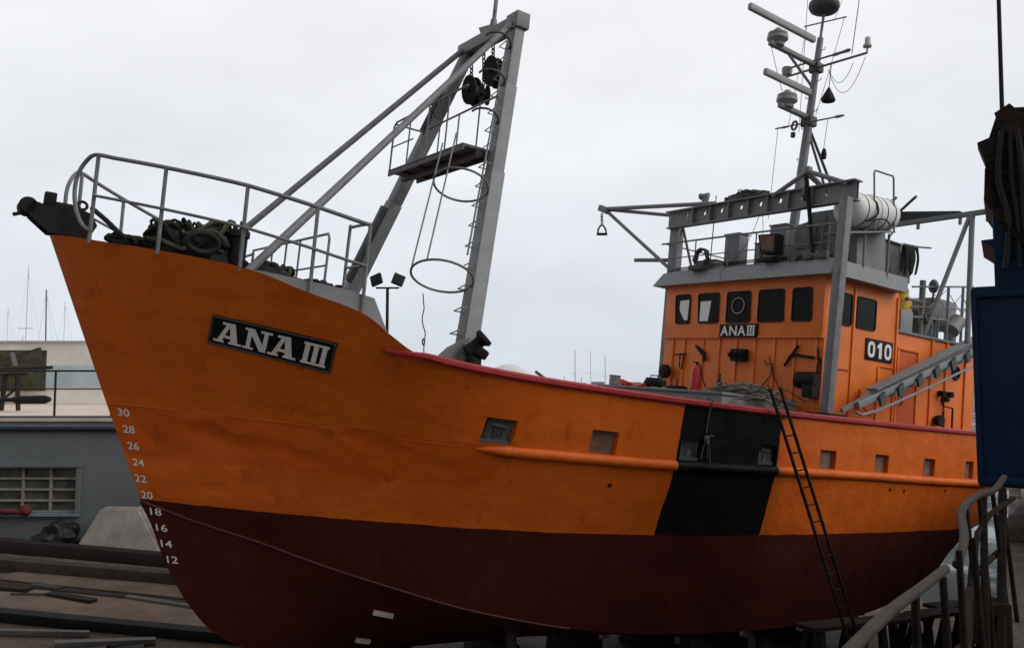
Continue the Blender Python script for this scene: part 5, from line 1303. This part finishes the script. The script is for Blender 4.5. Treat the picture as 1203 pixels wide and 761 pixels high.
sailboat(-42.9, 75, 12.1, 'sailing boat with the tallest bare mast at the left edge', .0, .04)
sailboat(-32.7, 60, 8.4, 'sailing boat with a thick dark mast left of the stem', -.3, .06, 'steel')
sailboat(-36.9, 70, 8.5, 'sailing boat whose thin mast stands just left of the stem', 0, .03)
sailboat(-50.5, 85, 9.4, 'sailing boat whose mast carries a round lamp at the far left', 0, .03)
sailboat(-45.8, 78, 6.2, 'sailing boat with a short slanting mast at the far left', .9, .03)
sailboat(11.1, 150, 7.7, 'distant sailing boat with the dark mast left of the paint tin', 0, .10, shroud=False)
sailboat(12.2, 150, 3.0, 'distant sailing boat with the shortest mast over the red rail', 0, .10, shroud=False)
sailboat(16.4, 150, 6.9, 'distant sailing boat with the mast nearest the paint tin', 0, .08, shroud=False)
sailboat(14.3, 155, 7.8, 'distant sailing boat with a pale mast midway along the red rail', 0, .06, shroud=False)
sailboat(9.2, 150, 3.2, 'distant sailing boat with a stub mast near the white canopy', 0, .08, shroud=False)

# ---- blue crane on the quay
CO = Vector((6.6, 10.2, 0.0)); CR = thing('dock_crane', 'navy blue crane with a rusty head at the right edge', 'crane', CO)
CR.rotation_euler = (0, 0, R(-30)); _c0 = Vector((4.87, 9.0, 0)); CO_ = _c0 - Matrix.Rotation(R(-30), 3, 'Z') @ (_c0 - CO); CR.location = (CO_.x, CO_.y, 0)
def cbox(name, c, size, m, rot=None, bev=.02, parent=CR):
    mb = MB(False, CO); mb.box(c, size, bev, rot); return mb.done(name, m, parent)
BD = cbox('body', (6.87, 10.5, 1.64), (4.0, 3.0, 2.1), 'navy', None, .05)
mb = MB(False, CO)
for x in (4.9, 6.3, 7.7): mb.box((x, 8.985, 1.64), (.05, .03, 2.0), .005)
mb.box((6.87, 8.985, 2.60), (3.9, .04, .07), .01); mb.box((6.87, 8.985, .66), (3.9, .04, .07), .01); mb.done('panel_seam', 'navy', BD)
mb = MB(False, CO); mb.box((6.1, 8.97, 2.48), (1.2, .06, .16), .02); mb.done('vent_slot', 'black', BD)
cbox('mast_base', (5.95, 9.75, 3.05), (1.70, 1.5, 1.0), 'navy', None, .03)
mb = MB(False, CO); mb.prism([(4.99, 8.95, 3.17), (5.5, 8.95, 3.20), (7.0, 8.95, 3.22), (7.0, 8.95, 3.02), (5.16, 8.95, 2.98), (5.10, 8.95, 3.08)], (0, 1.4, 0)); mb.done('flange', 'navy', CR)
mb = MB(False, CO); mb.prism([(5.03, 9.0, 3.60), (5.05, 9.0, 3.94), (5.2, 9.0, 4.10), (6.6, 9.0, 4.1), (6.6, 9.0, 3.3), (5.16, 9.0, 3.36)], (0, 1.2, 0)); mb.done('head_block', 'rusty', CR)
mb = MB(False, CO); mb.prism([(5.12, 9.05, 4.05), (5.10, 9.05, 4.28), (5.18, 9.05, 4.52), (5.28, 9.05, 4.58), (5.9, 9.05, 4.5), (6.4, 9.05, 4.05)], (0, .9, 0)); mb.done('head_casing', 'blacksteel', CR)
mb = MB(False, CO); mb.prism([(4.99, 8.96, 4.22), (5.06, 8.96, 3.99), (6.3, 8.96, 4.40), (6.2, 8.96, 4.64)], (0, .3, 0)); mb.done('cross_plate', 'blacksteel', CR)
mb = MB(False, CO); mb.lathe((5.46, 8.93, 4.30), (5.46, 9.2, 4.30), [(0, .14), (.1, .17), (.3, .14), (.7, .14), (.9, .17), (1, .16)], 24); mb.done('sheave', 'blacksteel', CR)
mb = MB(False, CO); mb.prism([(5.16, 8.90, 4.50), (5.30, 8.90, 4.58), (5.42, 8.90, 4.44), (5.50, 8.90, 4.46), (5.60, 8.90, 4.30), (5.36, 8.90, 4.18), (5.20, 8.90, 4.34)], (0, .05, 0)); mb.done('lever_plate', 'rusty', CR)
mb = MB(False, CO); mb.prism([(5.08, 8.93, 3.98), (5.24, 8.93, 4.06), (5.30, 8.93, 3.86), (5.20, 8.93, 3.70), (5.26, 8.93, 3.52), (5.12, 8.93, 3.50)], (0, .05, 0)); mb.beam((5.06, 8.92, 3.93), (5.4, 8.92, 3.80), .05, .06); mb.beam((5.2, 8.9, 3.3), (5.45, 8.9, 3.05), .05, .07); mb.done('jaw_plate', 'ironwork', CR)
for k in range(5):
    mb = MB(False, CO); mb.cyl((5.10 + .05 * k, 8.93, 4.08 + .018 * k), (5.10 + .05 * k, 8.96, 4.08 + .018 * k), .014, .014, 8); mb.done('bolt', 'rusty', CR)
mb = MB(False, CO); mb.prism([(5.03, 8.95, 3.62), (5.15, 8.95, 3.36), (5.3, 8.95, 3.34), (5.3, 8.95, 3.9), (5.12, 8.95, 3.92)], (0, .2, 0)); mb.done('guard_plate', 'rusty', CR)
for k, (xa, w_) in enumerate(((5.22, .03), (5.30, .025), (5.36, .035))):
    mb = MB(False, CO); mb.tube([(xa, 8.92, 4.3), (xa - .05 + .04 * k, 8.90, 3.8), (xa + .03, 8.90, 3.35), (xa - .02 + .05 * k, 8.90, 2.85)], w_, 6, smooth=4); mb.done('hydraulic_hose', 'rubber', CR)
mb = MB(False, CO); mb.cyl((5.23, 8.95, 4.4), (5.27, 8.95, 8.5), .022, .016, 8); mb.done('aerial_rod', 'blacksteel', CR)
for x, y in ((5.85, 10.3), (8.2, 10.3), (5.85, 11.6), (8.2, 11.6)):
    mb = MB(False, CO); mb.box((x, y, .46), (.24, .24, .5), .02); mb.lathe((x - .12, y, .27), (x + .12, y, .27), [(0, .2), (.1, .25), (.9, .25), (1, .2)], 22); mb.done('wheel_leg', 'blacksteel', CR)
cbox('ballast_box', (6.75, 10.0, .42), (1.4, .7, .42), 'navy', None, .03)

# ---- bent pipe railing on the quay edge
PIPE = mat('worn pipe', (.042, .032, .026), .6, .0, var=.5, scale=8, rust=.35, spec=.2); M['pipe'] = PIPE
QR = thing('quay_railing', 'bent rusty pipe railing along the quay edge', 'railing', (2.0, 4.0, 0)); qo = (2.0, 4.0, 0)
mb = MB(False, qo); mb.tube([(-.6, .0, 1.02), (.15, 1.1, 1.03), (.94, 2.27, 1.02), (1.35, 2.85, .99), (1.62, 3.24, .965)], .0175, 10, smooth=4); mb.done('top_rail', 'pipe', QR)
PIPE = mat('worn pipe', (.042, .032, .026), .6, .0, var=.5, scale=8, rust=.35, spec=.2); M['pipe'] = PIPE
mb = MB(False, qo); mb.tube([(1.86, 3.62, .90), (2.02, 3.86, .97), (2.35, 4.5, 1.0), (2.72, 5.02, 1.01), (3.05, 5.45, .985), (3.48, 6.08, 1.0)], .020, 10, smooth=4); mb.done('top_rail', 'pipe', QR)
mb = MB(False, qo); mb.tube([(1.0, 2.4, .55), (1.6, 3.3, .52), (1.95, 3.8, .50)], .022, 8, smooth=3); mb.tube([(1.95, 3.75, .5), (2.6, 4.9, .55), (3.5, 6.15, .5)], .02, 8, smooth=3); mb.tube([(2.3, 4.4, .3), (2.75, 5.1, .78), (3.55, 6.1, .85)], .018, 8, smooth=3); mb.done('mid_rail', 'ironwork', QR)
for (x, y, dx, dy, t) in ((.3, 1.35, 0, 0, 1.0), (1.30, 2.8, -.02, 0, .98), (1.60, 3.22, .01, 0, .94), (1.87, 3.62, .0, .0, .96), (2.08, 3.9, .03, .02, .96), (2.5, 4.75, .05, .0, .99), (2.82, 5.2, .04, .02, .98), (3.15, 5.65, .10, .1, .98), (3.45, 6.08, .05, .0, .98)):
    mb = MB(False, qo); mb.cyl((x + dx * 1.2 + .02, y + dy, 0), (x, y, t), .0155, .0135, 10); mb.done('post', 'ironwork', QR)
mb = MB(False, qo); mb.beam((3.0, 5.35, .02), (3.42, 6.0, .92), .05, .10, bev=.01); mb.beam((2.55, 4.7, .05), (2.9, 5.3, .95), .04, .08, bev=.01); mb.box((3.05, 5.55, .14), (.18, .2, .28), .02); mb.done('bracing_bar', 'ironwork', QR)
# scraps on the quay
mb = MB(False, (4, 7, 0)); rnd = random.Random(31)
for k in range(150):
    y = rnd.uniform(5.2, 8.9); x = -.2 + .63 * y + abs(rnd.gauss(.15, 1.1)); q = rnd.uniform(.012, .05); a_ = rnd.uniform(0, 6.28)
    mb.box((x, y, .008), (q, q * rnd.uniform(.4, 1), .012), 0, (rnd.uniform(-.2, .2), rnd.uniform(-.2, .2), a_))
o = mb.done('paint_scraps', 'debris', None, smooth=0); o.location = (4, 7, 0); tag(o, 'scattered pale scraps of paint and rubbish on the quay', 'debris', kind='stuff')
# ------------------------------------------------------------------ light, sky, camera
w = bpy.data.worlds.new('World'); SC.world = w; w.use_nodes = True
nt = w.node_tree; N = nt.nodes; L = nt.links
bg = N['Background']; sky = N.new('ShaderNodeTexSky'); sky.sky_type = 'NISHITA'; sky.sun_disc = False
SUN_EL, SUN_AZ = R(38), R(112)        # azimuth from +Y towards +X
sky.sun_elevation = SUN_EL; sky.sun_rotation = SUN_AZ; sky.air_density = 1.5; sky.dust_density = 3
hs = N.new('ShaderNodeHueSaturation'); hs.inputs['Saturation'].default_value = .25; L.new(sky.outputs[0], hs.inputs['Color'])
tc = N.new('ShaderNodeTexCoord'); sp = N.new('ShaderNodeSeparateXYZ'); L.new(tc.outputs['Generated'], sp.inputs[0])
# overcast: a pale veil, bluish at the horizon, whiter above, with faint cloud banks
r = N.new('ShaderNodeValToRGB'); e = r.color_ramp.elements
e[0].position = 0.; e[0].color = (.645, .695, .76, 1); e[1].position = 1.; e[1].color = (1, 1, 1, 1)
for q, c in ((.06, (.69, .735, .80)), (.16, (.765, .80, .855)), (.32, (.80, .815, .85)), (.6, (.9, .91, .92))): k = e.new(q); k.color = (*c, 1)
L.new(sp.outputs[2], r.inputs['Fac'])
mp_ = N.new('ShaderNodeMapping'); mp_.inputs['Scale'].default_value = (1, 1, 2.6); L.new(tc.outputs['Generated'], mp_.inputs['Vector'])
nz_ = N.new('ShaderNodeTexNoise'); nz_.inputs['Scale'].default_value = 2.4; nz_.inputs['Detail'].default_value = 4; nz_.inputs['Roughness'].default_value = .5; L.new(mp_.outputs['Vector'], nz_.inputs['Vector'])
mr = N.new('ShaderNodeMapRange'); mr.inputs['From Min'].default_value = .3; mr.inputs['From Max'].default_value = .7; mr.inputs['To Min'].default_value = 9.75; mr.inputs['To Max'].default_value = 12.1; L.new(nz_.outputs['Fac'], mr.inputs['Value'])
ml = N.new('ShaderNodeMixRGB'); ml.blend_type = 'MULTIPLY'; ml.inputs['Fac'].default_value = 1; L.new(r.outputs['Color'], ml.inputs['Color1']); L.new(mr.outputs['Result'], ml.inputs['Color2'])
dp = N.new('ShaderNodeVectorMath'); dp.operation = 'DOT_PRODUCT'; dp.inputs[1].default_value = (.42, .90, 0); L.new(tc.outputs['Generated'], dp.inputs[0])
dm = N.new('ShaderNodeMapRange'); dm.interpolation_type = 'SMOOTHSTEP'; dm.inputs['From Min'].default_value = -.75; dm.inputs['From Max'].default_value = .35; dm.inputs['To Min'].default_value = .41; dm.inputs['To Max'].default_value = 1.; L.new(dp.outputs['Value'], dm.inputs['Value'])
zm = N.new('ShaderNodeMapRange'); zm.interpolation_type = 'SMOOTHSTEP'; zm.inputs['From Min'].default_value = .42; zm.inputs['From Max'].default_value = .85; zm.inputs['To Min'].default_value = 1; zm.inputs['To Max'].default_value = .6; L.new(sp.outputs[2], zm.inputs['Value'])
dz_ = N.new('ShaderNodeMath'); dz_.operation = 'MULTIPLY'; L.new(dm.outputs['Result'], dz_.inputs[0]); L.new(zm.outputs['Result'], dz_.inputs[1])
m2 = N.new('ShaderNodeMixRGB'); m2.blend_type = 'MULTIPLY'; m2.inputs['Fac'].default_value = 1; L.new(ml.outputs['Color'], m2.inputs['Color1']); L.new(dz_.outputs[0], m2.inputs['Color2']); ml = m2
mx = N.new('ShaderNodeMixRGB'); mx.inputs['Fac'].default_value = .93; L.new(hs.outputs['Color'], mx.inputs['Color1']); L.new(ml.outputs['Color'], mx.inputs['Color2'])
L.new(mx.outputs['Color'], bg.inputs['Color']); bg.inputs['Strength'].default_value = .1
sd = bpy.data.lights.new('sun', 'SUN'); sd.energy = 1.4; sd.angle = R(45); sd.color = (1, .97, .93)
so = bpy.data.objects.new('sun', sd); COL.objects.link(so)
dirv = Vector((math.sin(SUN_AZ) * math.cos(SUN_EL), math.cos(SUN_AZ) * math.cos(SUN_EL), math.sin(SUN_EL)))
so.rotation_euler = dirv.to_track_quat('Z', 'Y').to_euler(); so.location = (0, -10, 20)
cd = bpy.data.cameras.new('camera'); cam = bpy.data.objects.new('camera', cd); COL.objects.link(cam)
cd.sensor_fit = 'HORIZONTAL'; cd.sensor_width = 36; cd.lens = 36 * 1000 / 1203; cd.clip_end = 6000; cd.clip_start = .05
cam.location = (0, 0, 1.65); cam.rotation_euler = (math.pi / 2 + .0713785, 0, 0)
SC.camera = cam
vs_ = SC.view_settings; vs_.view_transform = 'Standard'; vs_.look = 'None'; vs_.exposure = 0; vs_.gamma = 1; vs_.use_curve_mapping = False
